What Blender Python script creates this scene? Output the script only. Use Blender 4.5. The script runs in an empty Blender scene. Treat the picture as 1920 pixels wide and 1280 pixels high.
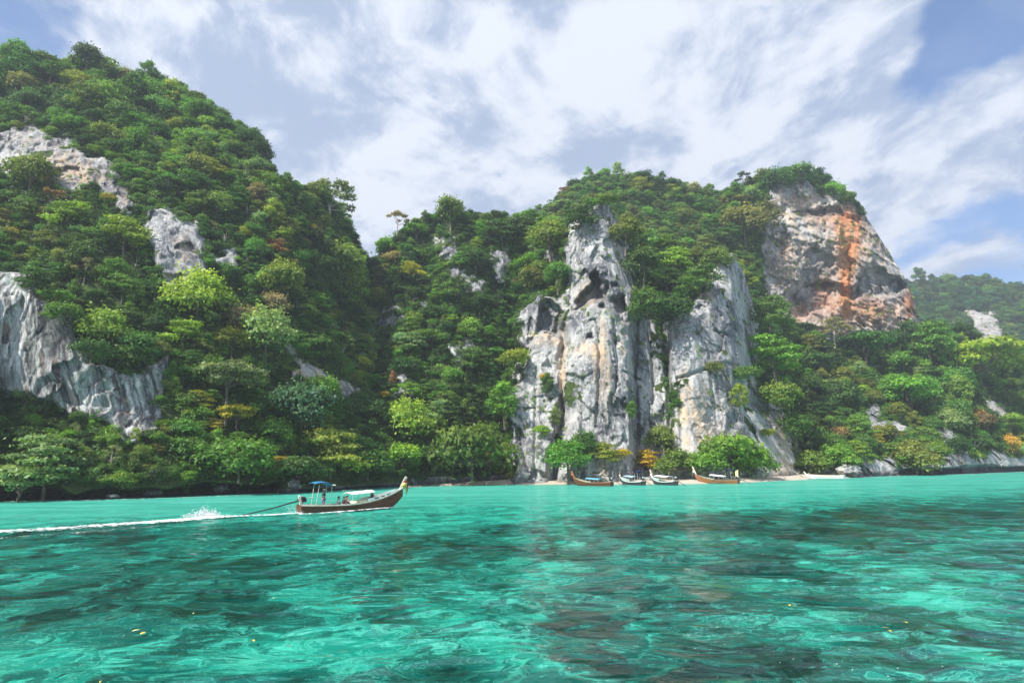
import bpy, bmesh, math, random
import numpy as np
from mathutils import Vector, Matrix
random.seed(7)
rng = np.random.default_rng(11)
R = math.radians
S = bpy.context.scene
COL = S.collection

# ------------------------------------------------------------------ camera
F = 1250.0; W, H = 1920.0, 1280.0
CAM_Z = 4.0
PITCH = R(10.52); ROLL = R(-0.60)
cam_d = bpy.data.cameras.new('camera'); cam = bpy.data.objects.new('camera', cam_d); COL.objects.link(cam)
cam_d.sensor_width = 36; cam_d.lens = 36 * F / W; cam_d.clip_end = 6000; cam_d.clip_start = 0.1
CM = Matrix.Rotation(R(90) + PITCH, 3, 'X') @ Matrix.Rotation(ROLL, 3, 'Z')
cam.matrix_world = Matrix.Translation((0, 0, CAM_Z)) @ CM.to_4x4()
S.camera = cam
CMn = np.array(CM)

# ------------------------------------------------------------------ light
SUN_EL, SUN_AZ = R(47), R(-132)      # azimuth measured from +Y (view direction) clockwise; the sun is behind and left
sd = Vector((math.sin(SUN_AZ) * math.cos(SUN_EL), math.cos(SUN_AZ) * math.cos(SUN_EL), math.sin(SUN_EL)))
sl = bpy.data.lights.new('sun', 'SUN'); sl.energy = 5.0; sl.angle = R(0.5); sl.color = (1.0, 0.955, 0.88)
so = bpy.data.objects.new('sun', sl); COL.objects.link(so)
so.rotation_euler = sd.to_track_quat('Z', 'Y').to_euler()
vs = S.view_settings; vs.view_transform = 'Standard'; vs.look = 'None'; vs.exposure = 0.75; vs.gamma = 1; vs.use_curve_mapping = False
S.cycles.max_bounces = 6; S.cycles.diffuse_bounces = 3; S.cycles.glossy_bounces = 2; S.cycles.transparent_max_bounces = 12
S.cycles.transmission_bounces = 2; S.cycles.volume_bounces = 0
S.cycles.use_denoising = True

# ------------------------------------------------------------------ node helper
class NT:
    def __init__(self, tree): self.t = tree; self.n = tree.nodes; self.l = tree.links; self.n.clear()
    def add(self, typ, **kw):
        nd = self.n.new(typ)
        for k, v in kw.items():
            if k == 'i':
                for kk, vv in v.items():
                    s = nd.inputs[kk]
                    if isinstance(vv, bpy.types.NodeSocket): self.l.new(vv, s)
                    else:
                        if isinstance(vv, tuple) and len(vv) == 3 and s.type == 'RGBA': vv = vv + (1,)
                        s.default_value = vv
            else: setattr(nd, k, v)
        return nd
    def math(self, op, a, b=None, c=None, clamp=False):
        nd = self.n.new('ShaderNodeMath'); nd.operation = op; nd.use_clamp = clamp
        for s, v in zip(nd.inputs, (a, b, c)):
            if v is None: continue
            if isinstance(v, bpy.types.NodeSocket): self.l.new(v, s)
            else: s.default_value = v
        return nd.outputs[0]
    def vmath(self, op, a, b=None, scale=None):
        nd = self.n.new('ShaderNodeVectorMath'); nd.operation = op
        for s, v in zip(nd.inputs, (a, b)):
            if v is None: continue
            if isinstance(v, bpy.types.NodeSocket): self.l.new(v, s)
            else: s.default_value = v
        if scale is not None:
            if isinstance(scale, bpy.types.NodeSocket): self.l.new(scale, nd.inputs['Scale'])
            else: nd.inputs['Scale'].default_value = scale
        return nd.outputs['Value'] if op in ('LENGTH', 'DOT_PRODUCT') else nd.outputs[0]
    def noise(self, vec, scale=1, detail=4, rough=.55, dist=0, lac=2):
        nd = self.add('ShaderNodeTexNoise', i={'Vector': vec, 'Scale': scale, 'Detail': detail, 'Roughness': rough, 'Distortion': dist, 'Lacunarity': lac})
        return nd.outputs['Fac']
    def noisec(self, vec, scale=1, detail=4, rough=.55):
        nd = self.add('ShaderNodeTexNoise', i={'Vector': vec, 'Scale': scale, 'Detail': detail, 'Roughness': rough})
        return nd.outputs['Color']
    def ramp(self, fac, lo, hi, o0=0., o1=1., smooth=True):
        nd = self.n.new('ShaderNodeMapRange'); nd.interpolation_type = 'SMOOTHSTEP' if smooth else 'LINEAR'
        for k, v in ((0, fac), (1, lo), (2, hi), (3, o0), (4, o1)):
            if isinstance(v, bpy.types.NodeSocket): self.l.new(v, nd.inputs[k])
            else: nd.inputs[k].default_value = v
        return nd.outputs[0]
    def mix(self, fac, a, b, mode='MIX'):
        nd = self.n.new('ShaderNodeMix'); nd.data_type = 'RGBA'; nd.blend_type = mode; nd.clamp_factor = True
        for k, v in ((0, fac), (6, a), (7, b)):
            if isinstance(v, bpy.types.NodeSocket): self.l.new(v, nd.inputs[k])
            else: nd.inputs[k].default_value = (v + (1,)) if isinstance(v, tuple) and len(v) == 3 else v
        return nd.outputs[2]
    def scalev(self, vec, s):
        nd = self.add('ShaderNodeMapping', i={'Vector': vec, 'Scale': s}); return nd.outputs[0]

def newmat(name):
    m = bpy.data.materials.new(name); m.use_nodes = True
    return m, NT(m.node_tree)

# ------------------------------------------------------------------ projection helpers (image point + distance -> place)
def pdir(x, y):
    """direction of a picture point scaled so that its Y (forward) component is 1"""
    x = np.asarray(x, float); y = np.asarray(y, float)
    c = np.stack([(x - 960) / F, -(y - 640) / F, -np.ones_like(x + y)], -1)
    d = c @ CMn.T
    return d / d[..., 1:2]
def pt(x, y, Y):
    p = pdir(x, y) * np.asarray(Y, float)[..., None]
    p[..., 2] += CAM_Z
    return p
def shore_y(x, y):
    """forward distance at which the picture point meets the water"""
    return -CAM_Z / pdir(x, y)[..., 2]
def proj(p):
    p = np.asarray(p, float) - np.array([0, 0, CAM_Z])
    c = p @ CMn
    return 960 - F * c[..., 0] / c[..., 2], 640 + F * c[..., 1] / c[..., 2]

# ------------------------------------------------------------------ sky
wd = bpy.data.worlds.new('World'); S.world = wd; wd.use_nodes = True
w = NT(wd.node_tree)
sky = w.add('ShaderNodeTexSky', sky_type='NISHITA', sun_disc=False, sun_elevation=SUN_EL, sun_rotation=SUN_AZ, altitude=0, air_density=1.0, dust_density=0.6, ozone_density=2.2)
tc = w.add('ShaderNodeTexCoord').outputs['Generated']
sx = w.add('ShaderNodeSeparateXYZ', i={0: tc})
den = w.math('ADD', w.math('MAXIMUM', sx.outputs[2], 0.0), 0.22)
P = w.add('ShaderNodeCombineXYZ', i={0: w.math('DIVIDE', sx.outputs[0], den), 1: w.math('DIVIDE', sx.outputs[1], den), 2: 0.0}).outputs[0]
rot = w.add('ShaderNodeMapping', i={'Vector': P, 'Rotation': (0, 0, R(28)), 'Scale': (1.0, 0.85, 1.0), 'Location': (3.1, 1.7, 0.4)}).outputs[0]
warp = w.vmath('ADD', rot, w.vmath('SCALE', w.vmath('SUBTRACT', w.noisec(rot, 1.3, 3), (0.5, 0.5, 0.5)), scale=0.35))
n1 = w.noise(warp, 2.6, 9, 0.56)
n2 = w.noise(warp, 5.5, 7, 0.6)
cov = w.math('ADD', w.math('MULTIPLY', n1, 0.66), w.math('MULTIPLY', n2, 0.34))
def blob(x, y, rad_px, amt):
    global cov
    d = pdir(x, y); d = d / np.linalg.norm(d)
    dd = w.vmath('LENGTH', w.vmath('SUBTRACT', tc, tuple(float(v) for v in d)))
    g = w.ramp(dd, 0.0, rad_px / F * 1.6, amt, 0.0)
    cov = w.math('ADD', cov, g)
for b in [(1775, 90, 80, -0.20), (1705, 195, 60, -0.20), (1860, 55, 70, -0.17), (1640, 310, 45, -0.14), (1910, 400, 110, -0.13), (520, 40, 80, -0.10), (600, 70, 60, -0.09), (560, 285, 55, -0.16), (645, 375, 60, -0.14), (70, 70, 80, -0.14), (330, 20, 70, -0.12),
          (1390, 220, 60, -0.12), (1790, 440, 120, -0.1), (900, 160, 420, 0.085), (1200, 260, 350, 0.06), (230, 70, 110, 0.10), (1890, 230, 150, 0.20), (1800, 320, 130, 0.13), (1600, 120, 90, .12), (1560, 350, 120, .1), (480, 130, 150, .08), (640, 190, 120, .06), (1500, 60, 200, 0.07), (1350, 420, 300, 0.05), (250, 200, 300, .07), (700, 300, 200, .05), (420, 150, 120, .08)]:
    blob(*b)
cfac = w.ramp(cov, 0.40, 0.535, 0.12, 1.0)
# cloud tone: bright fleecy tops against soft grey-lavender bases
n3 = w.noise(w.vmath('ADD', warp, (0.05, 0.08, 0)), 4.6, 8, 0.58)
n4 = w.noise(warp, 9.0, 6, 0.66)
tone = w.ramp(w.math('ADD', w.math('MULTIPLY', n3, .66), w.math('MULTIPLY', n4, .34)), 0.42, 0.575)
ccol = w.mix(tone, (0.36, 0.45, 0.63), (0.77, 0.815, 0.90))
hz = w.ramp(sx.outputs[2], 0.0, 0.55, 1.0, 0.0)
skyc = w.mix(1.0, sky.outputs[0], (0.56, 0.97, 1.36), 'MULTIPLY')
skys = w.vmath('SCALE', skyc, scale=0.108)
skys = w.mix(w.math('MULTIPLY', hz, 0.25), skys, (0.46, 0.56, 0.74))
ccol = w.mix(w.math('MULTIPLY', hz, 0.25), ccol, (0.60, 0.66, 0.79))
fin = w.mix(cfac, skys, ccol)
bg = w.add('ShaderNodeBackground', i={'Color': w.vmath('SCALE', fin, scale=10.0 * 0.69), 'Strength': 0.1})
w.l.new(bg.outputs[0], w.add('ShaderNodeOutputWorld').inputs[0])

# ------------------------------------------------------------------ numpy noise
def _h(ix, iy, iz, s):
    n = (ix.astype(np.uint32) * np.uint32(374761393) + iy.astype(np.uint32) * np.uint32(668265263) + iz.astype(np.uint32) * np.uint32(2147483647 - 1274126177 % 2147483647) + np.uint32(s * 974634777 % 4294967295))
    n = (n ^ (n >> np.uint32(13))) * np.uint32(1274126177)
    n = (n ^ (n >> np.uint32(16))) * np.uint32(2246822519)
    return ((n ^ (n >> np.uint32(15))) & np.uint32(0xffffff)).astype(np.float64) / 16777215.0
def vnoise(p, s=0):
    i = np.floor(p).astype(np.int64); f = p - i; u = f * f * f * (f * (f * 6 - 15) + 10)
    out = 0
    for dx in (0, 1):
        wx = u[:, 0] if dx else 1 - u[:, 0]
        for dy in (0, 1):
            wy = u[:, 1] if dy else 1 - u[:, 1]
            for dz in (0, 1):
                wz = u[:, 2] if dz else 1 - u[:, 2]
                out = out + wx * wy * wz * _h(i[:, 0] + dx, i[:, 1] + dy, i[:, 2] + dz, s)
    return out * 2 - 1
def fbm(p, o=4, s=0, g=.5, ridged=False):
    a = 1; t = 0; tot = 0
    for k in range(o):
        v = vnoise(p * 2 ** k + k * 17.3, s + k)
        if ridged: v = 1 - 2 * np.abs(v)
        t = t + a * v; tot += a; a *= g
    return t / tot
def sstep(a, b, x):
    t = np.clip((x - a) / (b - a), 0, 1); return t * t * (3 - 2 * t)
def sdist(poly, x, y):
    """signed distance to a polygon, positive inside"""
    P_ = np.array(poly, float); n = len(P_)
    d = np.full(x.shape, 1e18); ins = np.zeros(x.shape, bool)
    for k in range(n):
        ax, ay = P_[k]; bx, by = P_[(k + 1) % n]
        ex, ey = bx - ax, by - ay
        wx, wy = x - ax, y - ay
        t = np.clip((wx * ex + wy * ey) / (ex * ex + ey * ey + 1e-9), 0, 1)
        d = np.minimum(d, (wx - ex * t) ** 2 + (wy - ey * t) ** 2)
        c = ((ay > y) != (by > y)) & (x < (bx - ax) * (y - ay) / (by - ay + 1e-12) + ax)
        ins ^= c
    d = np.sqrt(d)
    return np.where(ins, d, -d)

def mesh_np(name, verts, faces, mats=(), smooth=True, attrs=None):
    me = bpy.data.meshes.new(name)
    verts = np.asarray(verts, np.float32); faces = np.asarray(faces, np.int32)
    nf, k = faces.shape
    me.vertices.add(len(verts)); me.vertices.foreach_set('co', verts.ravel())
    me.loops.add(nf * k); me.loops.foreach_set('vertex_index', faces.ravel())
    me.polygons.add(nf); me.polygons.foreach_set('loop_start', np.arange(0, nf * k, k, dtype=np.int32))
    try: me.polygons.foreach_set('loop_total', np.full(nf, k, np.int32))
    except Exception: pass
    me.polygons.foreach_set('use_smooth', np.full(nf, smooth))
    for nm, (dom, typ, arr) in (attrs or {}).items():
        a = me.attributes.new(nm, typ, dom)
        a.data.foreach_set('color' if 'COLOR' in typ else ('vector' if typ == 'FLOAT_VECTOR' else 'value'), np.asarray(arr, np.float32).ravel())
    me.update(calc_edges=True)
    for m in mats: me.materials.append(m)
    return me
def link(name, me, parent=None):
    o = bpy.data.objects.new(name, me); COL.objects.link(o)
    if parent is not None: o.parent = parent
    return o
def tag(o, label=None, cat=None, group=None, kind=None):
    if label: o['label'] = label
    if cat: o['category'] = cat
    if group: o['group'] = group
    if kind: o['kind'] = kind
    return o
def empty(name, loc=(0, 0, 0), rz=0):
    o = bpy.data.objects.new(name, None); COL.objects.link(o); o.location = loc; o.rotation_euler = (0, 0, rz); o.empty_display_size = .3
    return o

# ------------------------------------------------------------------ materials: rock and hillside
def rock_material(name='limestone'):
    m, t = newmat(name)
    pos = t.add('ShaderNodeNewGeometry').outputs['Position']
    a = t.add('ShaderNodeAttribute', attribute_name='paint'); sc = t.add('ShaderNodeSeparateColor', i={0: a.outputs['Color']})
    ochre, dark, orange, alpha = sc.outputs[0], sc.outputs[1], sc.outputs[2], a.outputs['Alpha']
    a2 = t.add('ShaderNodeAttribute', attribute_name='cover'); sc2 = t.add('ShaderNodeSeparateColor', i={0: a2.outputs['Color']})
    veg, streaky, sand = sc2.outputs[0], sc2.outputs[1], sc2.outputs[2]
    ps = t.scalev(pos, (1, 1, .13))
    wp = t.vmath('ADD', ps, t.vmath('SCALE', t.vmath('SUBTRACT', t.noisec(pos, .3, 3), (.5, .5, .5)), scale=1.2))
    big = t.noise(pos, .09, 7, .6)
    st = t.noise(wp, .75, 8, .62)
    st2 = t.noise(wp, 2.6, 6, .65)
    sp = t.noise(pos, 1.7, 10, .72)
    lay = t.noise(t.vmath('ADD', t.scalev(pos, (.18, .18, 1.5)), t.vmath('SCALE', t.noisec(pos, .2, 3), scale=2.5)), .6, 7, .6)
    v = t.math('ADD', t.math('ADD', t.math('MULTIPLY', big, .52), t.math('MULTIPLY', st, .40)), t.math('MULTIPLY', sp, .13))
    v = t.ramp(v, .42, .62)
    col = t.mix(v, (.105, .11, .122), (.425, .425, .415))
    col = t.mix(t.ramp(v, .0, .35, .8, 0), col, (.10, .105, .12))
    # black and pale drips
    col = t.mix(t.ramp(st2, .54, .66, 0, .7), col, (.70, .69, .66))
    col = t.mix(t.ramp(st2, .43, .33, 0, .75), col, (.07, .072, .08))
    col = t.mix(t.math('MULTIPLY', t.ramp(lay, .60, .72), .35), col, (.08, .08, .085))
    # cream and ochre stain
    oc = t.math('MULTIPLY', t.math('MULTIPLY', ochre, .85), t.ramp(t.noise(wp, .5, 6, .6), .38, .60))
    ocol = t.mix(t.noise(pos, .6, 5), (.42, .27, .15), (.66, .53, .38))
    col = t.mix(oc, col, ocol)
    og = t.math('MULTIPLY', orange, t.ramp(t.noise(wp, .33, 7, .62), .30, .48))
    gcol = t.mix(t.ramp(t.noise(wp, .9, 6), .35, .65), (.37, .13, .05), (.52, .28, .14))
    col = t.mix(og, col, gcol)
    # tufa drapery: white, green-grey and black vertical bands, slanted
    sl_ = t.add('ShaderNodeMapping', i={'Vector': pos, 'Rotation': (0, R(19), 0)}).outputs[0]
    sv = t.scalev(sl_, (1, .5, .045))
    sv = t.vmath('ADD', sv, t.vmath('SCALE', t.noisec(pos, .35, 4), scale=.5)); d1 = t.noise(sv, 1.1, 9, .72); d2 = t.noise(t.vmath('ADD', t.scalev(sv, (1, 1, 4)), (7, 3, 2)), .8, 6, .6)
    dcol = t.mix(t.ramp(d1, .42, .56), (.050, .053, .057), (.38, .39, .375))
    dcol = t.mix(t.ramp(d1, .54, .62), dcol, (.66, .66, .64))
    dcol = t.mix(t.ramp(d2, .54, .64, 0, .40), dcol, (.15, .23, .17))
    dcol = t.mix(t.ramp(d2, .45, .36, 0, .55), dcol, (.36, .25, .19))
    col = t.mix(streaky, col, dcol)
    # black algae stain, plus painted shade of caves, hollows and sea notch
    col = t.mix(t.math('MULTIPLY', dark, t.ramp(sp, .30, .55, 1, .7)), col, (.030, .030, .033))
    # moss and soil where plants grow
    gs = t.mix(t.ramp(sp, .4, .6), (.030, .050, .014), (.07, .105, .026))
    vg = t.ramp(t.math('ADD', veg, t.math('MULTIPLY', t.math('SUBTRACT', sp, .5), .8)), .40, .62)
    col = t.mix(vg, col, gs)
    # beach sand
    col = t.mix(sand, col, t.mix(t.noise(pos, 3, 5), (.62, .55, .44), (.75, .68, .56)))
    hgt = t.math('ADD', t.math('ADD', t.math('MULTIPLY', sp, .55), t.math('MULTIPLY', st, .5)), t.math('MULTIPLY', lay, .45))
    bump = t.add('ShaderNodeBump', i={'Strength': .6, 'Distance': .6, 'Height': hgt})
    b = t.add('ShaderNodeBsdfPrincipled', i={'Base Color': col, 'Roughness': .9, 'Specular IOR Level': .2, 'Normal': bump.outputs[0]})
    t.l.new(b.outputs[0], t.add('ShaderNodeOutputMaterial').inputs[0])
    return m
M_ROCK = rock_material()

# ------------------------------------------------------------------ land: profile tables
def interp_cols(xs_k, table, x, kind='smooth'):
    """table rows at xs_k, interpolated for every x"""
    xs_k = np.array(xs_k, float); T = np.array(table, float)
    i = np.clip(np.searchsorted(xs_k, x) - 1, 0, len(xs_k) - 2)
    f = np.clip((x - xs_k[i]) / (xs_k[i + 1] - xs_k[i]), 0, 1)
    if kind == 'smooth': f = f * f * (3 - 2 * f)
    f = f.reshape(f.shape + (1,) * (T.ndim - 1))
    return T[i] * (1 - f) + T[i + 1] * f
WATER_LINE = [(-700, 985), (-400, 968), (0, 940), (150, 938), (300, 934), (450, 928), (540, 924), (700, 916), (800, 911), (950, 908.5), (1130, 908), (1300, 907), (1420, 903), (1500, 899), (1580, 896), (1650, 892.5), (1780, 889.5), (1920, 884), (2200, 878), (2600, 866)]
FOOT_BACK = [(-700, 0), (740, 0), (860, 4), (900, 7), (950, 13), (985, 17), (1200, 20), (1300, 21), (1400, 23), (1500, 24), (1525, 15), (1580, 7), (1620, 1), (1700, 0), (2600, 0)]
CREST = [(-700, 170), (-400, 120), (-200, 110), (0, 112), (60, 118), (130, 118), (200, 128), (300, 150), (380, 186), (430, 222), (480, 262), (508, 300), (522, 330), (560, 348), (600, 352), (630, 382), (650, 418), (665, 455), (690, 482), (705, 482), (725, 455), (750, 430), (790, 408), (830, 396), (900, 398), (960, 408), (1000, 412), (1060, 408), (1100, 398), (1118, 384), (1130, 380), (1142, 386), (1160, 420), (1180, 440), (1230, 455), (1300, 470), (1350, 478), (1372, 474), (1392, 505), (1410, 560), (1450, 590), (1500, 618), (1560, 640), (1640, 640), (1700, 628), (1760, 622), (1830, 632), (1920, 652), (2100, 650), (2600, 640)]
PX = [-700, 0, 150, 300, 420, 520, 600, 660, 700, 780, 850, 950, 1030, 1130, 1230, 1300, 1370, 1430, 1500, 1600, 1750, 1920, 2600]
PT = [0, .12, .3, .5, .7, .85, 1]
PR = [[0, 4, 14, 26, 42, 55, 72],
      [0, 5, 12, 22, 34, 46, 62], [0, 5, 12, 22, 35, 48, 66], [0, 5, 13, 24, 36, 50, 68], [0, 5, 13, 24, 36, 48, 62], [0, 5, 13, 22, 31, 38, 46], [0, 6, 15, 26, 36, 42, 50],
      [0, 6, 17, 32, 46, 56, 66], [0, 7, 19, 35, 50, 60, 68], [0, 7, 17, 28, 38, 47, 56], [0, 6, 13, 22, 31, 39, 48], [0, 5, 11, 18, 25, 31, 38], [0, 4, 9, 14, 19, 24, 30],
      [0, 3, 6, 10, 14, 18, 22], [0, 3, 7, 13, 20, 27, 34], [0, 3, 8, 14, 20, 27, 34], [0, 3, 8, 14, 19, 24, 30], [0, 5, 14, 25, 38, 50, 60], [0, 7, 20, 36, 52, 62, 70],
      [0, 5, 22, 40, 56, 66, 72], [0, 5, 22, 40, 54, 60, 66], [0, 5, 20, 36, 48, 56, 62], [0, 6, 20, 36, 50, 58, 66]]
# relief: polygon, metres added to the distance (minus = stands out), softness in picture units
UPBAND = [(-700, 240), (0, 245), (60, 240), (130, 258), (200, 308), (245, 355), (258, 396), (232, 408), (208, 380), (175, 362), (120, 356), (60, 330), (0, 330), (-700, 335)]
SLAB = [(278, 395), (335, 394), (376, 425), (390, 495), (385, 535), (335, 545), (298, 520), (276, 452)]
SLAB2 = [(385, 480), (440, 470), (446, 512), (400, 518)]
OVERH = [(-700, 480), (0, 500), (55, 512), (85, 560), (140, 590), (142, 635), (172, 672), (220, 690), (270, 690), (318, 662), (318, 705), (297, 742), (300, 790), (272, 815), (236, 830), (205, 795), (165, 780), (115, 768), (60, 745), (0, 738), (-700, 730)]
TANS = [(533, 645), (562, 646), (580, 675), (622, 690), (640, 715), (690, 735), (690, 748), (640, 748), (600, 728), (565, 706), (545, 675)]
SMALLS = [[(700, 565), (735, 570), (765, 600), (740, 615), (705, 600)], [(838, 505), (870, 500), (905, 530), (912, 560), (880, 560), (842, 545)], [(925, 468), (952, 462), (958, 500), (948, 535), (925, 530)],
          [(845, 645), (880, 640), (890, 690), (848, 692)], [(735, 705), (760, 700), (770, 745), (742, 752)], [(425, 600), (455, 610), (468, 650), (440, 652)], [(770, 560), (800, 560), (820, 585), (790, 590)], [(810, 455), (845, 450), (860, 480), (820, 490)],
          [(1015, 470), (1060, 470), (1068, 510), (1030, 505)]]
PIL1 = [(1118, 378), (1133, 372), (1148, 384), (1168, 420), (1184, 455), (1190, 500), (1192, 560), (1194, 592), (1225, 596), (1243, 640), (1250, 720), (1256, 800), (1250, 860), (1250, 930), (962, 930), (962, 860), (952, 800), (960, 740), (962, 700), (985, 650), (962, 615), (975, 575), (1010, 552), (1048, 558), (1066, 520), (1052, 470), (1062, 425), (1086, 396)]
PIL1L = [(962, 930), (955, 840), (955, 760), (972, 690), (1000, 640), (1005, 630), (1040, 632), (1052, 650), (1050, 720), (1045, 800), (1030, 860), (1030, 930)]
PIL1C = [(1062, 640), (1064, 590), (1085, 575), (1120, 566), (1150, 580), (1172, 600), (1180, 700), (1188, 800), (1190, 870), (1190, 930), (1075, 930), (1060, 800), (1056, 700)]
PIL2 = [(1362, 458), (1384, 466), (1402, 520), (1418, 560), (1424, 620), (1425, 680), (1428, 740), (1480, 780), (1496, 830), (1500, 930), (1255, 930), (1255, 800), (1250, 700), (1242, 640), (1246, 596), (1282, 576), (1316, 552), (1328, 505), (1340, 470)]
CAVES = [([(1078, 578), (1092, 552), (1110, 545), (1112, 512), (1120, 502), (1131, 512), (1138, 548), (1136, 572), (1120, 568), (1104, 572)], 7, 3), ([(1146, 562), (1160, 556), (1171, 566), (1172, 584), (1160, 588), (1148, 578)], 5, 3), ([(1018, 560), (1038, 566), (1052, 585), (1058, 615), (1050, 630), (1006, 622), (1010, 590)], 4.5, 4),
         ([(1143, 540), (1155, 538), (1157, 548), (1146, 551)], 2, 2), ([(1096, 628), (1112, 626), (1113, 636), (1098, 638)], 1.6, 3)]
CAVE_EDGE = [([(1078, 578), (1104, 560), (1118, 566), (1138, 560), (1140, 574), (1120, 568), (1104, 572)], 0, 3)]
SHELF = [(1590, 900), (1596, 872), (1620, 858), (1665, 852), (1690, 868), (1712, 872), (1760, 858), (1800, 848), (1850, 846), (1885, 856), (1930, 850), (2600, 850), (2600, 900)]
SHELF2 = [(1612, 772), (1640, 758), (1665, 765), (1650, 790), (1690, 800), (1712, 806), (1700, 825), (1650, 815), (1622, 800)]
SHELF3 = [(1845, 752), (1870, 748), (1900, 775), (1905, 800), (1880, 800), (1858, 780)]
SHELF4 = [(1750, 800), (1790, 806), (1800, 840), (1770, 845), (1752, 825)]
LROCK = [(400, 940), (405, 902), (430, 885), (470, 892), (505, 890), (520, 925)]
ORANGE_FACE = [(1425, 560), (1418, 460), (1432, 395), (1445, 350), (1482, 330), (1545, 352), (1600, 380), (1660, 425), (1700, 475), (1730, 515), (1740, 560), (1760, 600), (1760, 650), (1600, 700), (1500, 680)]
FARROCK = [(1812, 590), (1822, 572), (1840, 568), (1860, 590), (1880, 615), (1884, 640), (1830, 640)]

def grooves(x, y, pts, width, depth):
    """a crack along a polyline"""
    d = np.full(x.shape, 1e9)
    for (ax, ay), (bx, by) in zip(pts[:-1], pts[1:]):
        ex, ey = bx - ax, by - ay
        t = np.clip(((x - ax) * ex + (y - ay) * ey) / (ex * ex + ey * ey), 0, 1)
        d = np.minimum(d, np.hypot(x - ax - ex * t, y - ay - ey * t))
    return depth * np.exp(-(d / width) ** 2)

def worley(p, s=0):
    i = np.floor(p).astype(np.int64); best = np.full(len(p), 1e9); bid = np.zeros((len(p), 3))
    for dx in (-1, 0, 1):
        for dy in (-1, 0, 1):
            for dz in (-1, 0, 1):
                c = i + np.array([dx, dy, dz])
                j = np.stack([_h(c[:, 0], c[:, 1], c[:, 2], s + 1), _h(c[:, 0], c[:, 1], c[:, 2], s + 2), _h(c[:, 0], c[:, 1], c[:, 2], s + 3)], 1)
                d = ((c + j - p) ** 2).sum(1); b = d < best
                best = np.where(b, d, best); bid[b] = (c + j)[b]
    return bid
def facets(p, size, stretch, s):
    """broken-block relief: every block has its own height and its own tilt"""
    q = p / np.array([size, size, size * stretch]) + .35 * np.stack([vnoise(p / size * 1.3, s + 9), vnoise(p / size * 1.3, s + 10), vnoise(p / size * 1.3, s + 11)], 1)
    c = worley(q, s); k = np.floor(c * 997).astype(np.int64)
    h = _h(k[:, 0], k[:, 1], k[:, 2], s + 5) - .5
    tx = _h(k[:, 0], k[:, 1], k[:, 2], s + 6) - .5; tz = _h(k[:, 0], k[:, 1], k[:, 2], s + 7) - .5
    d = q - c
    return h + 1.5 * tx * d[:, 0] + 1.5 * tz * d[:, 2]
def ragged(x, y, a=9):
    p = np.stack([x, y, 0 * x], 1)
    return x + a * (vnoise(p / 34, 201) + .6 * vnoise(p / 12, 202)), y + a * (vnoise(p / 34, 203) + .6 * vnoise(p / 12, 204))
class Land: pass
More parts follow.
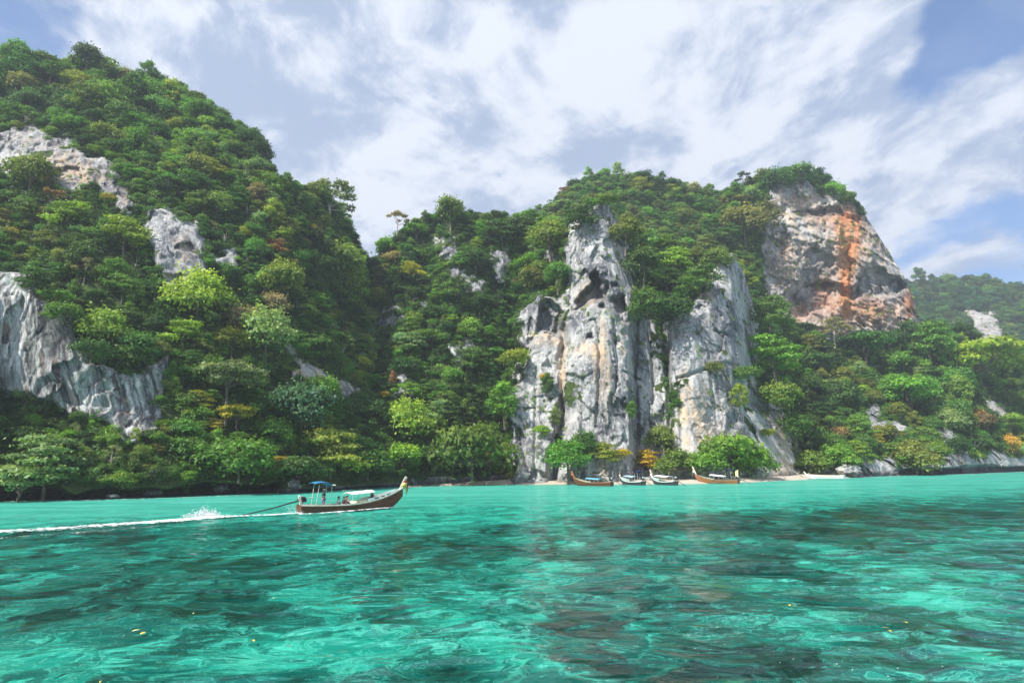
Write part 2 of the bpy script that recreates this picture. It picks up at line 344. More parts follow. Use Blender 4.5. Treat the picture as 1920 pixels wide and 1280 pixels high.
def build_main():
    L = Land()
    xs = np.arange(-700, 2601, 2.0); xs = xs[(np.abs(xs - 960) <= 1050) | (xs % 6 == 0)]
    nt = 250
    t = np.concatenate([np.linspace(0, 1, nt)])
    wl = np.interp(xs, *zip(*WATER_LINE)); back = np.interp(xs, *zip(*FOOT_BACK)); cr = np.interp(xs, *zip(*CREST))
    D0 = shore_y(xs, wl) + back
    # picture row of the foot at z = +.2 (beach) or -.4 (rock straight into the sea)
    z0 = np.where(back > 1, 0.25, -0.5)
    d = pdir(xs, np.full_like(xs, 900.)); 
    # solve row so that z = z0 at D0
    foot = wl.copy()
    for _ in range(6):
        z = pdir(xs, foot)[:, 2] * D0 + CAM_Z
        foot = foot + (z - z0) * F / D0
    X = np.repeat(xs[:, None], nt, 1); Tm = np.repeat(t[None], len(xs), 0)
    Y = foot[:, None] + (cr - foot)[:, None] * Tm
    prof = interp_cols(PX, PR, xs)                       # (nx, 7)
    Rr = np.stack([np.interp(t, PT, p) for p in prof])
    # smooth the piecewise profile
    D = D0[:, None] + Rr
    x, y = X.ravel(), Y.ravel(); D = D.ravel()
    xr, yr = ragged(x, y)
    rm = np.full(x.shape, -1e9)
    def poly(p, off, soft, rock=True, taper=None):
        nonlocal D, rm
        s = sdist(p, (xr + x) / 2, (yr + y) / 2) if p is OVERH else sdist(p, xr, yr); m = sstep(-soft, soft, s)
        o = off if taper is None else off * taper(x, y)
        D = D + m * o
        if rock: rm = np.maximum(rm, s)
        return s, m
    poly(UPBAND, -1.5, 18); poly(SLAB, -3.0, 12); poly(SLAB2, -1, 8)
    poly(OVERH, 1, 13, taper=lambda x, y: -3.0 - 8.5 * np.clip((760 - y) / 200, 0, 1.0) + 4.5 * np.clip((x - 100) / 220, 0, 1))
    poly(TANS, -1.5, 10)
    for p in SMALLS: poly(p, -1.0, 10)
    s1, m1 = poly(PIL1, -11, 9)
    poly(PIL1L, -3.0, 7); s1c, m1c = poly(PIL1C, -4.5, 9)
    s2, m2 = poly(PIL2, -9, 10)
    poly([(1258, 930), (1262, 640), (1300, 600), (1345, 560), (1360, 640), (1370, 930)], -2.5, 22)
    poly([(1375, 930), (1372, 820), (1420, 760), (1480, 790), (1500, 930)], -3, 12)
    for p, o, s in CAVES: poly(p, o + 1, s, rock=False)
    for p in (SHELF, SHELF2, SHELF3, SHELF4): poly(p, -2.5, 6)
    # rim of cliff where the right side of pillar one turns away
    D += 5 * sstep(1178, 1192, x) * sstep(1262, 1240, x) * sstep(585, 600, y)
    # cracks
    for g in [([(1057, 610), (1054, 700), (1056, 780), (1044, 860), (1040, 900)], 4, 3.0), ([(1248, 600), (1252, 700), (1255, 800), (1252, 880)], 5, 4.0), ([(1195, 600), (1190, 700), (1196, 800), (1195, 890)], 3.5, 2.2),
              ([(970, 810), (985, 860), (992, 880)], 2.5, 1.6), ([(1005, 690), (1003, 800), (1003, 890)], 2.5, 1.2), ([(965, 765), (1002, 765)], 2, 1.3), ([(1003, 745), (1052, 740)], 2, 1.0), ([(1168, 695), (1200, 712)], 2, 1.5),
              ([(1122, 600), (1125, 700), (1118, 800)], 4, 1.3), ([(1150, 600), (1158, 700), (1150, 760)], 3, 1.2), ([(1270, 710), (1300, 700), (1360, 680), (1400, 690)], 3, 1.6), ([(1272, 720), (1280, 850)], 4, 1.2), ([(1330, 690), (1345, 800)], 3, 1.0), ([(1215, 600), (1225, 700), (1222, 800)], 3, 1.5), ([(1340, 620), (1400, 640)], 2.5, 1.0), ([(1385, 545), (1375, 620), (1395, 700)], 3, 1.2)]:
        D += grooves(x, y, g[0], g[1], g[2])
    # dark sea notch: the foot of the cliff is eaten away just above the water
    def notch(x0, x1, h0, depth):
        nonlocal D
        e = sstep(x0 - 15, x0 + 15, x) * sstep(x1 + 15, x1 - 15, x)
        ft = np.interp(x, xs, foot); n = vnoise(np.stack([x / 35, x * 0, x * 0 + 3], 1), 5) * .35 + 1
        up = ft - y
        D += e * depth * sstep(1, 6, up) * sstep(h0 * n + 5, h0 * n - 2, up)
    notch(-700, 520, 22, 6.5); notch(555, 760, 8, 3.0); notch(1688, 2600, 12, 7.5)
    p = pt(x, y, D)
    # rock mask with a ragged edge
    rmn = rm + 14 * fbm(p / 2.6, 4, 31)
    rock = sstep(-4, 4, rmn)
    # displacement
    q = p.copy(); q[:, 2] *= .32
    flute = fbm(q / 4.2, 5, 3, .55, ridged=True)
    big = fbm(p / 16, 4, 8)
    blocks = fbm(p / 2.3, 4, 21, .6, ridged=True)
    l = p.copy(); l[:, 2] += 1.5 * vnoise(p / 7, 41); l[:, :2] *= .2
    ledge = fbm(l / 1.8, 3, 52)
    ov0 = sstep(-6, 8, sdist(OVERH, x, y))
    fac = np.zeros(len(p)); sel = rock > .02
    fac[sel] = 1.9 * facets(p[sel], 7.5, 3.4, 500) + .75 * facets(p[sel], 3.0, 3.0, 520) + .16 * facets(p[sel], 1.0, 1.8, 540)
    ff = sstep(0, 12, np.interp(x, xs, foot) - y)
    D2 = D + ff * (big * 3.2 * (1 - .45 * rock) + rock * (1 - .85 * ov0) * (flute * -.65 + blocks * -.22 + ledge * .25 + fac) + (1 - rock) * fbm(p / 6, 3, 77) * 2.0)
    # drapery columns of the overhang
    ov = sstep(-6, 8, sdist(OVERH, x, y))
    lean = p[:, 0] - (.12 + .34 * sstep(60, 170, x)) * p[:, 2]
    dr = fbm(np.stack([lean / 2.6 + .5 * vnoise(p / 4.0, 95), p[:, 1] * 0, p[:, 2] / 40], 1), 4, 90, .6, ridged=True)
    D2 += ov * (dr * -1.0 + 1.0 * facets(p, 3.5, 2.0, 560))
    p = pt(x, y, D2)
    # painted minerals and painted shade
    def spot(cx, cy, rx, ry): return np.exp(-((x - cx) / rx) ** 2 - ((y - cy) / ry) ** 2)
    ochre = np.zeros_like(x)
    for c in [(120, 310, 60, 28, .9), (170, 335, 40, 16, .8), (232, 380, 18, 18, 1), (40, 262, 40, 12, .4), (55, 555, 18, 50, .7), (20, 640, 22, 60, .5), (270, 780, 30, 30, .35), (550, 680, 20, 30, 1), (610, 710, 50, 25, 1), (1105, 655, 28, 12, 1.2), (1125, 640, 14, 60, .7), (1135, 700, 16, 40, .45),
              (1055, 700, 7, 80, 1.2), (1030, 640, 24, 8, 1.1), (1015, 628, 26, 5, 1), (1100, 565, 30, 14, .7), (1100, 540, 14, 14, .8), (1300, 780, 30, 60, .9), (1285, 750, 14, 50, .6), (1320, 820, 40, 18, .7), (1330, 545, 10, 20, .8), (1470, 830, 16, 60, .8), (1475, 880, 25, 14, .8), (1140, 760, 20, 40, .3), (1075, 800, 10, 40, .3), (1170, 640, 10, 50, .5), (1130, 870, 9, 40, .5), (1880, 775, 30, 20, .7), (1700, 845, 40, 10, .4), (345, 465, 18, 30, .5)]:
        ochre += spot(*c[:4]) * c[4]
    dark = np.zeros_like(x)  # dark rock of the overhang, and shade painted into caves and cracks
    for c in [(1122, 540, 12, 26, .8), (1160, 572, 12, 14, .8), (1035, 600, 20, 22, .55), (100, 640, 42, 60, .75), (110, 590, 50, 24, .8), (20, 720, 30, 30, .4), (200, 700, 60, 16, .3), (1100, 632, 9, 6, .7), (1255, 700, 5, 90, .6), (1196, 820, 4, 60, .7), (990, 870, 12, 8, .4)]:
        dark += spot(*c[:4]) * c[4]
    # black tide band where rock meets the sea
    up = p[:, 2]
    tide = sstep(2.2, .6, up) * (1 - sstep(940, 960, x) * sstep(1600, 1580, x))
    dark += tide * .95
    tide2 = sstep(1.8, .4, up - .6 * vnoise(p / 1.2, 19)) * .6
    dark += tide2 * sstep(940, 960, x) * sstep(1600, 1580, x)
    ftd = np.interp(x, xs, foot) - y
    dark += sstep(30, 20, ftd) * sstep(520, 480, x) * .9 + sstep(17, 11, ftd) * sstep(1680, 1700, x)  # shade inside the sea notch, painted in as dark colour
    veg = 1 - rock
    veg = np.clip(veg + .75 * sstep(.32, .5, fbm(p / 4.5, 4, 64)) * rock * (1 - ov), 0, 1)
    veg = np.where(ftd < 22, np.minimum(veg, sstep(6, 22, ftd)), veg)
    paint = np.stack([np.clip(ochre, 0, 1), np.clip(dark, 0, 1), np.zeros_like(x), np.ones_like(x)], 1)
    cover = np.stack([veg, ov * .95, np.zeros_like(x), np.ones_like(x)], 1)
    L.xs, L.nt, L.foot, L.crest, L.D = xs, nt, foot, cr, D2.reshape(len(xs), nt)
    L.p, L.rock, L.X, L.Y = p, rock, x, y
    L.paint, L.cover = paint, cover
    return L

def build_layer(x0, x1, dx, crestpts, footy, prof_x, prof, nt, reliefs=(), amp=1.0, seed=0):
    L = Land(); xs = np.arange(x0, x1 + 1, dx); t = np.linspace(0, 1, nt)
    cr = np.interp(xs, *zip(*crestpts)); foot = np.interp(xs, *zip(*footy))
    pr = interp_cols(prof_x, prof, xs); D = np.stack([np.interp(t, np.linspace(0, 1, pr.shape[1]), q) for q in pr])
    X = np.repeat(xs[:, None], nt, 1); Y = foot[:, None] + (cr - foot)[:, None] * t[None]
    x, y, D = X.ravel(), Y.ravel(), D.ravel(); rm = np.full(x.shape, -1e9)
    for p_, off, soft, isrock in reliefs:
        s = sdist(p_, *ragged(x, y)); D = D + sstep(-soft, soft, s) * off
        if isrock: rm = np.maximum(rm, s)
    p = pt(x, y, D); rock = sstep(-4, 4, rm + 13 * fbm(p / 4, 4, 31 + seed))
    fac = np.zeros(len(p)); sel = rock > .02
    fac[sel] = 1.9 * facets(p[sel] @ np.array([[1, 0, .25], [0, 1, 0], [-.25, 0, 1]]), 9.0, .8, 600) + 1.3 * facets(p[sel], 3.4, .8, 620) + .35 * facets(p[sel], 1.8, .9, 640)
    q = p.copy(); q[:, 2] *= .4
    l = p.copy(); l[:, 2] += 4 * vnoise(p / 12, 41) + .35 * l[:, 0]; l[:, :2] *= .25
    D = D + amp * (fbm(p / 22, 4, 8 + seed) * 4.5 + rock * (fbm(q / 6, 5, 3, .55, ridged=True) * -.7 + fbm(p / 3.2, 4, 21, .6, ridged=True) * -.35 + fbm(l / 3.0, 4, 52, .55, ridged=True) * -1.0 + fac) + (1 - rock) * fbm(p / 8, 3, 77) * 2)
    L.xs, L.nt, L.foot, L.crest, L.D = xs, nt, foot, cr, D.reshape(len(xs), nt)
    L.p, L.rock, L.X, L.Y = pt(x, y, D), rock, x, y
    return L

def land_mesh(name, L, cols=None, back=70, drop=1.0, label=None):
    """front surface plus a rounded back that runs away behind the crest and down, and a skirt under the foot"""
    nx = len(L.xs); nt = L.nt
    P3 = L.p.reshape(nx, nt, 3); pa = L.paint.reshape(nx, nt, 4); co = L.cover.reshape(nx, nt, 4)
    if cols: P3, pa, co = P3[cols[0]:cols[1]], pa[cols[0]:cols[1]], co[cols[0]:cols[1]]
    top = P3[:, -1]
    outw = top[:, :2] / np.linalg.norm(top[:, :2], axis=1, keepdims=True)
    rows = []
    for k, (b, dz) in enumerate([(2.5, .2), (6, -.5), (12, -3), (20, -8), (32, -18), (48, -34), (66, -56), (84, -80), (100, -110)]):
        r = top.copy(); r[:, :2] += outw * b * back / 70; r[:, 2] = np.maximum(r[:, 2] + dz * drop, -3); rows.append(r)
    sk = P3[:, 0].copy(); sk[:, 2] -= 2.5
    P3 = np.concatenate([sk[:, None], P3] + [r[:, None] for r in rows], 1)
    def ext(a): return np.concatenate([a[:, :1], a] + [a[:, -1:]] * len(rows), 1)
    pa, co = ext(pa), ext(co)
    n, m = P3.shape[:2]
    idx = np.arange(n * m).reshape(n, m)
    f = np.stack([idx[:-1, :-1].ravel(), idx[1:, :-1].ravel(), idx[1:, 1:].ravel(), idx[:-1, 1:].ravel()], 1)
    me = mesh_np(name, P3.reshape(-1, 3), f, [M_ROCK], attrs={'paint': ('POINT', 'FLOAT_COLOR', pa.reshape(-1, 4)), 'cover': ('POINT', 'FLOAT_COLOR', co.reshape(-1, 4))})
    o = link(name, me); tag(o, label, None, None, 'structure')
    return o

LM = build_main()
cuts = [(-701, 690, 'left_hill', 'steep jungle hill with streaked overhang and pink rock band'), (690, 952, 'saddle_hillside', 'jungle slope of the saddle between the left hill and the limestone pillars'), (952, 1252, 'limestone_pillar', 'tall grey limestone pillar with dark caves near its top'), (1252, 1506, 'limestone_buttress', 'pale grey limestone buttress with a cream lower face'), (1506, 2601, 'right_hillside', 'low jungle slope above the undercut rock shelf')]
for a, b, nm, lb in cuts:
    ia = np.searchsorted(LM.xs, a); ib = min(np.searchsorted(LM.xs, b) + 1, len(LM.xs))
    land_mesh(nm, LM, (ia, ib), label=lb)

# back hill with the orange cliff
LC = build_layer(900, 1760, 2.0, [(900, 460), (950, 435), (1000, 408), (1030, 385), (1060, 358), (1100, 335), (1190, 326), (1250, 338), (1290, 352), (1330, 362), (1380, 352), (1420, 330), (1470, 322), (1530, 332), (1570, 345), (1600, 368), (1632, 418), (1665, 470), (1692, 512), (1712, 555), (1724, 600), (1735, 640), (1760, 700)],
                 [(900, 620), (1400, 680), (1500, 700), (1760, 730)], [900, 1100, 1300, 1400, 1440, 1600, 1700, 1760], [[205, 215, 232, 250], [205, 222, 245, 275], [215, 230, 250, 275], [232, 244, 258, 272], [258, 260, 262, 270], [264, 264, 264, 270], [268, 268, 268, 272], [280, 280, 280, 285]], 170,
                 [(ORANGE_FACE, -2, 16, True), ([(1470, 560), (1500, 520), (1560, 530), (1600, 545), (1560, 580), (1500, 585)], 7, 7, False), ([(1590, 560), (1600, 520), (1650, 500), (1690, 520), (1690, 545), (1640, 560)], 6, 7, False),
                  ([(1455, 440), (1470, 430), (1480, 470), (1462, 480)], 3, 4, False), ([(1490, 400), (1560, 390), (1600, 410), (1540, 412)], 4, 5, False), ([(1510, 470), (1560, 480), (1590, 470), (1600, 520), (1540, 540), (1505, 520)], 3, 8, False), ([(1545, 420), (1580, 420), (1590, 590), (1570, 600)], -2.5, 6, False), ([(1350, 440), (1380, 435), (1390, 480), (1360, 480)], -3, 8, False)], 1.0, 5)
x, y = LC.X, LC.Y
def spots(lst):
    o = np.zeros_like(x)
    for c in lst: o += np.exp(-((x - c[0]) / c[2]) ** 2 - ((y - c[1]) / c[3]) ** 2) * c[4]
    return o
og = .62 * spots([(1592, 440, 24, 55, 2.4), (1586, 520, 12, 70, 2.2), (1555, 410, 24, 18, .7), (1500, 375, 30, 12, .7), (1540, 350, 12, 22, .8), (1545, 540, 20, 30, 1.0), (1580, 575, 50, 22, .9), (1650, 585, 45, 24, 1.0), (1705, 575, 10, 26, 1.6), (1500, 590, 25, 30, .8), (1470, 500, 20, 40, .4)])
oc = .75 * spots([(1470, 480, 40, 70, .9), (1500, 400, 60, 40, .8), (1560, 460, 50, 50, .5), (1640, 480, 30, 50, .8), (1650, 600, 60, 30, 1), (1520, 610, 60, 25, .9)])
dk = 1.3 * spots([(1530, 500, 30, 25, .35), (1640, 540, 40, 14, .55), (1500, 560, 30, 12, .6), (1545, 400, 50, 5, .6), (1460, 455, 8, 14, .5), (1650, 620, 18, 14, .4)])  # darkens the cliff hollows: their shade painted into the colour
z_ = np.zeros_like(x); one = np.ones_like(x)
LC.paint = np.stack([np.clip(oc, 0, 1), np.clip(dk, 0, 1), np.clip(og, 0, 1), one], 1)
LC.cover = np.stack([1 - LC.rock, z_, z_, one], 1)
land_mesh('back_hill', LC, label='back hill with the orange-stained limestone cliff face')
# far hill
LF = build_layer(1500, 2700, 4.0, [(1500, 545), (1650, 530), (1700, 527), (1760, 527), (1800, 520), (1850, 522), (1880, 530), (1920, 538), (2100, 560), (2700, 600)],
                 [(1500, 720), (2700, 740)], [1500, 1800, 2700], [[430, 470, 540, 600], [420, 470, 540, 600], [420, 470, 540, 600]], 70, [(FARROCK, -14, 6, True)], 1.4, 9)
x = LF.X; z_ = np.zeros_like(x); one = np.ones_like(x)
LF.paint = np.stack([z_ + .25, z_, z_, one], 1); LF.cover = np.stack([1 - LF.rock, z_, z_, one], 1)
land_mesh('far_hill', LF, label='distant jungle hill with a pale rock outcrop')

def land_at(L, x, y):
    i = int(np.clip(np.searchsorted(L.xs, x), 0, len(L.xs) - 1))
    t = (y - L.foot[i]) / (L.crest[i] - L.foot[i]); j = int(np.clip(round(t * (L.nt - 1)), 0, L.nt - 1))
    return L.p.reshape(len(L.xs), L.nt, 3)[i, j], i, j

# ------------------------------------------------------------------ beach
bx = np.arange(700, 1660, 3.0)
bw = np.interp(bx, *zip(*WATER_LINE)); bb = np.interp(bx, *zip(*FOOT_BACK)); d0 = shore_y(bx, bw)
rows = []
for k in range(14):
    f = k / 13
    Yk = d0 - 2.5 + f * (bb + 9.5)
    pz = pdir(bx, bw); P_ = pz * Yk[:, None]
    P_[:, 2] = -.28 + np.minimum(8, np.maximum(0, (Yk - d0 + 2.5))) * .115 + np.maximum(0, (Yk - d0 - 5.5)) * .02 + .05 * vnoise(np.stack([bx / 20, Yk / 4, bx * 0], 1), 3)
    P_[:, 2] = np.where(bb < .4, -.6, P_[:, 2])
    rows.append(P_)
Pb = np.stack(rows, 1); n, m = Pb.shape[:2]; idx = np.arange(n * m).reshape(n, m)
f = np.stack([idx[:-1, :-1].ravel(), idx[1:, :-1].ravel(), idx[1:, 1:].ravel(), idx[:-1, 1:].ravel()], 1)
m_, t = newmat('pale_sand'); pos = t.add('ShaderNodeNewGeometry').outputs['Position']
zz = t.add('ShaderNodeSeparateXYZ', i={0: pos}).outputs[2]
sc_ = t.mix(t.noise(pos, 2.5, 6, .6), (.44, .37, .28), (.58, .52, .43)); sc_ = t.mix(t.ramp(zz, .25, .02), sc_, (.40, .36, .28))
b = t.add('ShaderNodeBsdfPrincipled', i={'Base Color': sc_, 'Roughness': .85, 'Normal': t.add('ShaderNodeBump', i={'Strength': .5, 'Distance': .1, 'Height': t.noise(pos, 6, 6)}).outputs[0]})
t.l.new(b.outputs[0], t.add('ShaderNodeOutputMaterial').inputs[0])
tag(link('beach', mesh_np('beach', Pb.reshape(-1, 3), f, [m_])), 'narrow pale sand beach under the limestone pillars', kind='structure')

# ------------------------------------------------------------------ water
def water_mesh():
    Yk = np.concatenate([[-120, -60, -25, -8, 0, 4], 7 * (900 / 7) ** np.linspace(0, 1, 430)])
    u = np.linspace(-1.35, 1.35, 430)
    X = u[None] * (np.maximum(Yk, 0)[:, None] * .75 + 14); Y = np.repeat(Yk[:, None], len(u), 1)
    p = np.stack([X.ravel(), Y.ravel(), 0 * X.ravel()], 1)
    # outer skirt columns
    h = 0
    for k, (lam, ang, amp) in enumerate([(5.2, 20, .030), (3.1, -14, .022), (2.2, 44, .016), (1.5, 5, .012), (1.1, -35, .008), (8.0, 60, .03)]):
        a = R(ang); ph = (p[:, 0] * math.sin(a) + p[:, 1] * math.cos(a)) / lam * 2 * math.pi + 2.5 * fbm(p / (lam * 2.5), 2, 60 + k)
        h = h + amp * (1 - 2 * np.abs(np.sin(ph / 2)) ** 1.4) * (1 + .8 * vnoise(p / (lam * 3), 80 + k))
    fade = np.clip(1.2 - p[:, 1] / 120, .12, 1)
    p[:, 2] = h * fade
    # bright sand patches and dark reef as seen from above, laid out on the sea bed
    px, py = proj(np.where(p[:, 1:2] > 6, p * np.array([1, 1, 0]), np.array([[0, 7, 0]])))
    def g(cx, cy, rx, ry, a, rot=0):
        c, s = math.cos(R(rot)), math.sin(R(rot)); dx, dy = px - cx, py - cy
        return a * np.exp(-((dx * c + dy * s) / rx) ** 2 - ((-dx * s + dy * c) / ry) ** 2)
    s = np.zeros(len(p))
    wl = np.interp(px, *zip(*WATER_LINE))
    s += 1.15 * sstep(75, 20, py - wl) * (1 - .55 * sstep(1350, 1700, px))
    for a in [(860, 975, 300, 22, .75, -4), (1250, 935, 420, 26, .6), (660, 1010, 130, 16, .55, -8), (480, 1035, 120, 14, .45), (150, 1050, 120, 10, .3), (600, 1110, 140, 26, .45), (560, 1180, 130, 30, .55), (960, 1150, 60, 30, .35),
              (900, 1110, 110, 26, .6, 20), (850, 1170, 90, 50, .8), (600, 1215, 200, 40, .6), (1010, 1070, 110, 24, .7), (1080, 1010, 110, 18, .4), (470, 1260, 80, 40, .6), (700, 1240, 120, 40, .55), (40, 1200, 90, 25, .35), (950, 1240, 70, 50, .6), (1150, 1130, 90, 26, .45), (1120, 1220, 110, 40, .45),
              (1300, 1010, 90, 14, .4), (1750, 1110, 160, 40, .75), (1530, 1160, 100, 24, .55, 14), (1480, 1210, 60, 20, .4), (1900, 1250, 80, 40, .5), (1420, 1185, 50, 14, .3), (1820, 1010, 160, 18, .4), (160, 1240, 160, 30, .25), (1600, 1060, 100, 20, .3)]:
        s += g(*a)
    for a in [(1090, 1120, 90, 30, -.3), (1300, 1150, 120, 60, -.45), (1180, 1240, 160, 40, -.35), (1520, 1250, 200, 40, -.4), (200, 1120, 250, 60, -.25), (500, 1150, 100, 20, -.2), (850, 1255, 90, 26, -.7), (1450, 990, 250, 26, -.55), (1700, 960, 250, 26, -.35), (1200, 985, 130, 14, -.5), (900, 1035, 200, 16, -.5), (250, 980, 300, 26, -.35), (1050, 1170, 60, 24, -.35), (700, 1150, 60, 20, -.3)]:
        s += g(*a)
    s = np.where(p[:, 1] < 7, .2, s)
    # brownish coral
    br = np.zeros(len(p))
    for a in [(1300, 1140, 130, 60, .9), (1560, 1230, 200, 50, .7), (1350, 985, 260, 26, .8), (930, 1040, 200, 20, .5), (1650, 960, 250, 30, .6), (240, 1100, 240, 50, .3), (1050, 1160, 90, 30, .5), (1200, 1030, 160, 30, .5)]:
        br += g(*a)
    n, m = len(Yk), len(u); idx = np.arange(n * m).reshape(n, m)
    f = np.stack([idx[:-1, :-1].ravel(), idx[:-1, 1:].ravel(), idx[1:, 1:].ravel(), idx[1:, :-1].ravel()], 1)
    bed = np.stack([np.clip(s * .5 + .5, 0, 1), np.clip(br, 0, 1), sstep(60, 6, py - wl) * (p[:, 1] > 20), np.ones(len(p))], 1)
    return p, f, bed
def water_material():
    m, t = newmat('lagoon_water')
    pos = t.add('ShaderNodeNewGeometry').outputs['Position']
    a = t.add('ShaderNodeAttribute', attribute_name='bed'); sc = t.add('ShaderNodeSeparateColor', i={0: a.outputs['Color']})
    cd = t.add('ShaderNodeCameraData').outputs['View Distance']
    # ripples: long smooth swells bend the view of the bed, fine ones only glint
    r1 = t.scalev(pos, (.62, .95, 1))
    wv = t.vmath('ADD', r1, t.vmath('SCALE', t.noisec(r1, .5, 1), scale=1.1))
    h1 = t.noise(wv, .95, 1.2, .45); h1b = t.noise(wv, 2.6, 1.5, .5); h2 = t.noise(wv, 5.5, 3, .55); h3 = t.noise(r1, .28, 1, .5)
    hs = t.math('ADD', t.math('ADD', t.math('MULTIPLY', h1, .26), t.math('MULTIPLY', h1b, .032)), t.math('MULTIPLY', h3, .45))
    hg = t.math('ADD', hs, t.math('MULTIPLY', h2, .016))
    bump = t.add('ShaderNodeBump', i={'Strength': 1.0, 'Distance': 1.0, 'Height': hs})
    geoN = t.add('ShaderNodeNewGeometry').outputs['Normal']
    bend = t.vmath('MULTIPLY', t.vmath('ADD', t.vmath('SUBTRACT', bump.outputs[0], geoN), t.vmath('SUBTRACT', geoN, (0, 0, 1))), (1, 1, 0))
    q = t.scalev(t.vmath('ADD', pos, t.vmath('SCALE', bend, scale=5.5)), (1, .52, 1))
    q2 = t.vmath('ADD', q, t.vmath('SCALE', t.vmath('SUBTRACT', t.noisec(q, .5, 2), (.5, .5, .5)), scale=1.8))
    reef = t.noise(q2, .24, 4, .55)
    reef2 = t.noise(q2, .80, 2.5, .5); reef3 = t.noise(q2, 2.3, 3, .55)
    sd_ = t.math('ADD', t.math('ADD', t.math('MULTIPLY', t.math('SUBTRACT', sc.outputs[0], .5), 1.05), t.math('MULTIPLY', t.math('SUBTRACT', reef, .5), 1.5)), t.math('ADD', t.math('MULTIPLY', t.math('SUBTRACT', reef2, .5), 2.0), t.math('MULTIPLY', t.math('SUBTRACT', reef3, .5), .45)))
    sandf = t.ramp(sd_, .06, .50)
    midf = t.ramp(sd_, -.42, .10)
    deep = t.mix(midf, (.0006, .021, .019), (.0022, .098, .079))
    deep = t.mix(t.math('MULTIPLY', sc.outputs[1], t.ramp(t.noise(q2, 1.1, 4, .6), .44, .60, 0, .5)), deep, (.014, .060, .038))
    sand = t.mix(t.ramp(t.noise(q2, .6, 3), .35, .65), (.003, .195, .145), (.024, .370, .265))
    col = t.mix(sandf, deep, sand)
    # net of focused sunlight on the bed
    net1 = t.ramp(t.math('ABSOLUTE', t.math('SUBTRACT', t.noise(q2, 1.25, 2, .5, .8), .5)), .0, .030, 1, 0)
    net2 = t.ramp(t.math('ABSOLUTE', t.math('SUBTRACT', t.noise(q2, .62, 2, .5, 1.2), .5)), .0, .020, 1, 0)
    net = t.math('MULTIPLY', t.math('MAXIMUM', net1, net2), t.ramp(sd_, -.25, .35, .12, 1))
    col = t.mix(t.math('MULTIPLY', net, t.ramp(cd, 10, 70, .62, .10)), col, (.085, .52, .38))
    # milky shallows near the shore
    col = t.mix(t.math('MULTIPLY', sc.outputs[2], .75), col, (.050, .330, .250))
    stk = t.ramp(t.noise(t.scalev(pos, (.035, .22, 1)), 1.0, 4, .6), .38, .66)
    col = t.mix(t.math('MULTIPLY', sc.outputs[2], t.math('MULTIPLY', stk, .55)), col, (.11, .47, .37))
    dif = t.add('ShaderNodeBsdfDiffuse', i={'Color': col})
    b2 = t.add('ShaderNodeBump', i={'Strength': t.ramp(cd, 15, 140, 1.0, .55), 'Distance': 1.0, 'Height': t.math('ADD', hg, t.math('MULTIPLY', t.noise(r1, 12, 3, .6), .005))})
    gl = t.add('ShaderNodeBsdfGlossy', i={'Color': (1, 1, 1), 'Roughness': .06, 'Normal': b2.outputs[0]})
    fr = t.add('ShaderNodeFresnel', i={'IOR': 1.33, 'Normal': b2.outputs[0]}).outputs[0]
    fac = t.math('MINIMUM', t.math('MULTIPLY', fr, t.ramp(cd, 12, 90, .85, .42)), t.ramp(cd, 12, 120, .50, .16))
    mx = t.add('ShaderNodeMixShader', i={0: fac, 1: dif.outputs[0], 2: gl.outputs[0]})
    t.l.new(mx.outputs[0], t.add('ShaderNodeOutputMaterial').inputs[0])
    return m
wp_, wf_, bed_ = water_mesh()
M_WATER = water_material()
tag(link('water', mesh_np('water', wp_, wf_, [M_WATER], attrs={'bed': ('POINT', 'FLOAT_COLOR', bed_)})), 'clear turquoise lagoon water over sand patches and dark reef', kind='structure')

# ------------------------------------------------------------------ foliage
def foliage_material():
    m, t = newmat('foliage')
    inst = t.add('ShaderNodeAttribute', attribute_type='INSTANCER', attribute_name='tone').outputs['Color']
    lf = t.add('ShaderNodeAttribute', attribute_name='leaf'); ls = t.add('ShaderNodeSeparateColor', i={0: lf.outputs['Color']})
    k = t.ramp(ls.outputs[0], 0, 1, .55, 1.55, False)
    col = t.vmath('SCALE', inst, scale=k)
    # leaves on top of each clump a little lighter and yellower
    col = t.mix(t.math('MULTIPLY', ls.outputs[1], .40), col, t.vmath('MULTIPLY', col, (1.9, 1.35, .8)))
    d = t.add('ShaderNodeBsdfPrincipled', i={'Base Color': col, 'Roughness': .5, 'Specular IOR Level': .35})
    tr = t.add('ShaderNodeBsdfTranslucent', i={'Color': t.vmath('MULTIPLY', col, (1.3, 1.45, .55))})
    mx = t.add('ShaderNodeMixShader', i={0: .36, 1: d.outputs[0], 2: tr.outputs[0]})
    t.l.new(mx.outputs[0], t.add('ShaderNodeOutputMaterial').inputs[0])
    return m
def plain(name, col, rough=.7, spec=.3, var=.25, scale=3.0, metal=0):
    m, t = newmat(name)
    pos = t.add('ShaderNodeTexCoord').outputs['Object']
    n = t.noise(pos, scale, 5, .6)
    c = t.mix(t.ramp(n, .3, .7), tuple(v * (1 - var) for v in col), tuple(min(1, v * (1 + var)) for v in col))
    b = t.add('ShaderNodeBsdfPrincipled', i={'Base Color': c, 'Roughness': rough, 'Specular IOR Level': spec, 'Metallic': metal})
    t.l.new(b.outputs[0], t.add('ShaderNodeOutputMaterial').inputs[0])
    return m
M_LEAF = foliage_material()
M_BARK = plain('bark', (.16, .135, .11), .9, .1, .4, 4)
M_PALEBARK = plain('pale_bark', (.42, .38, .32), .9, .1, .3, 4)

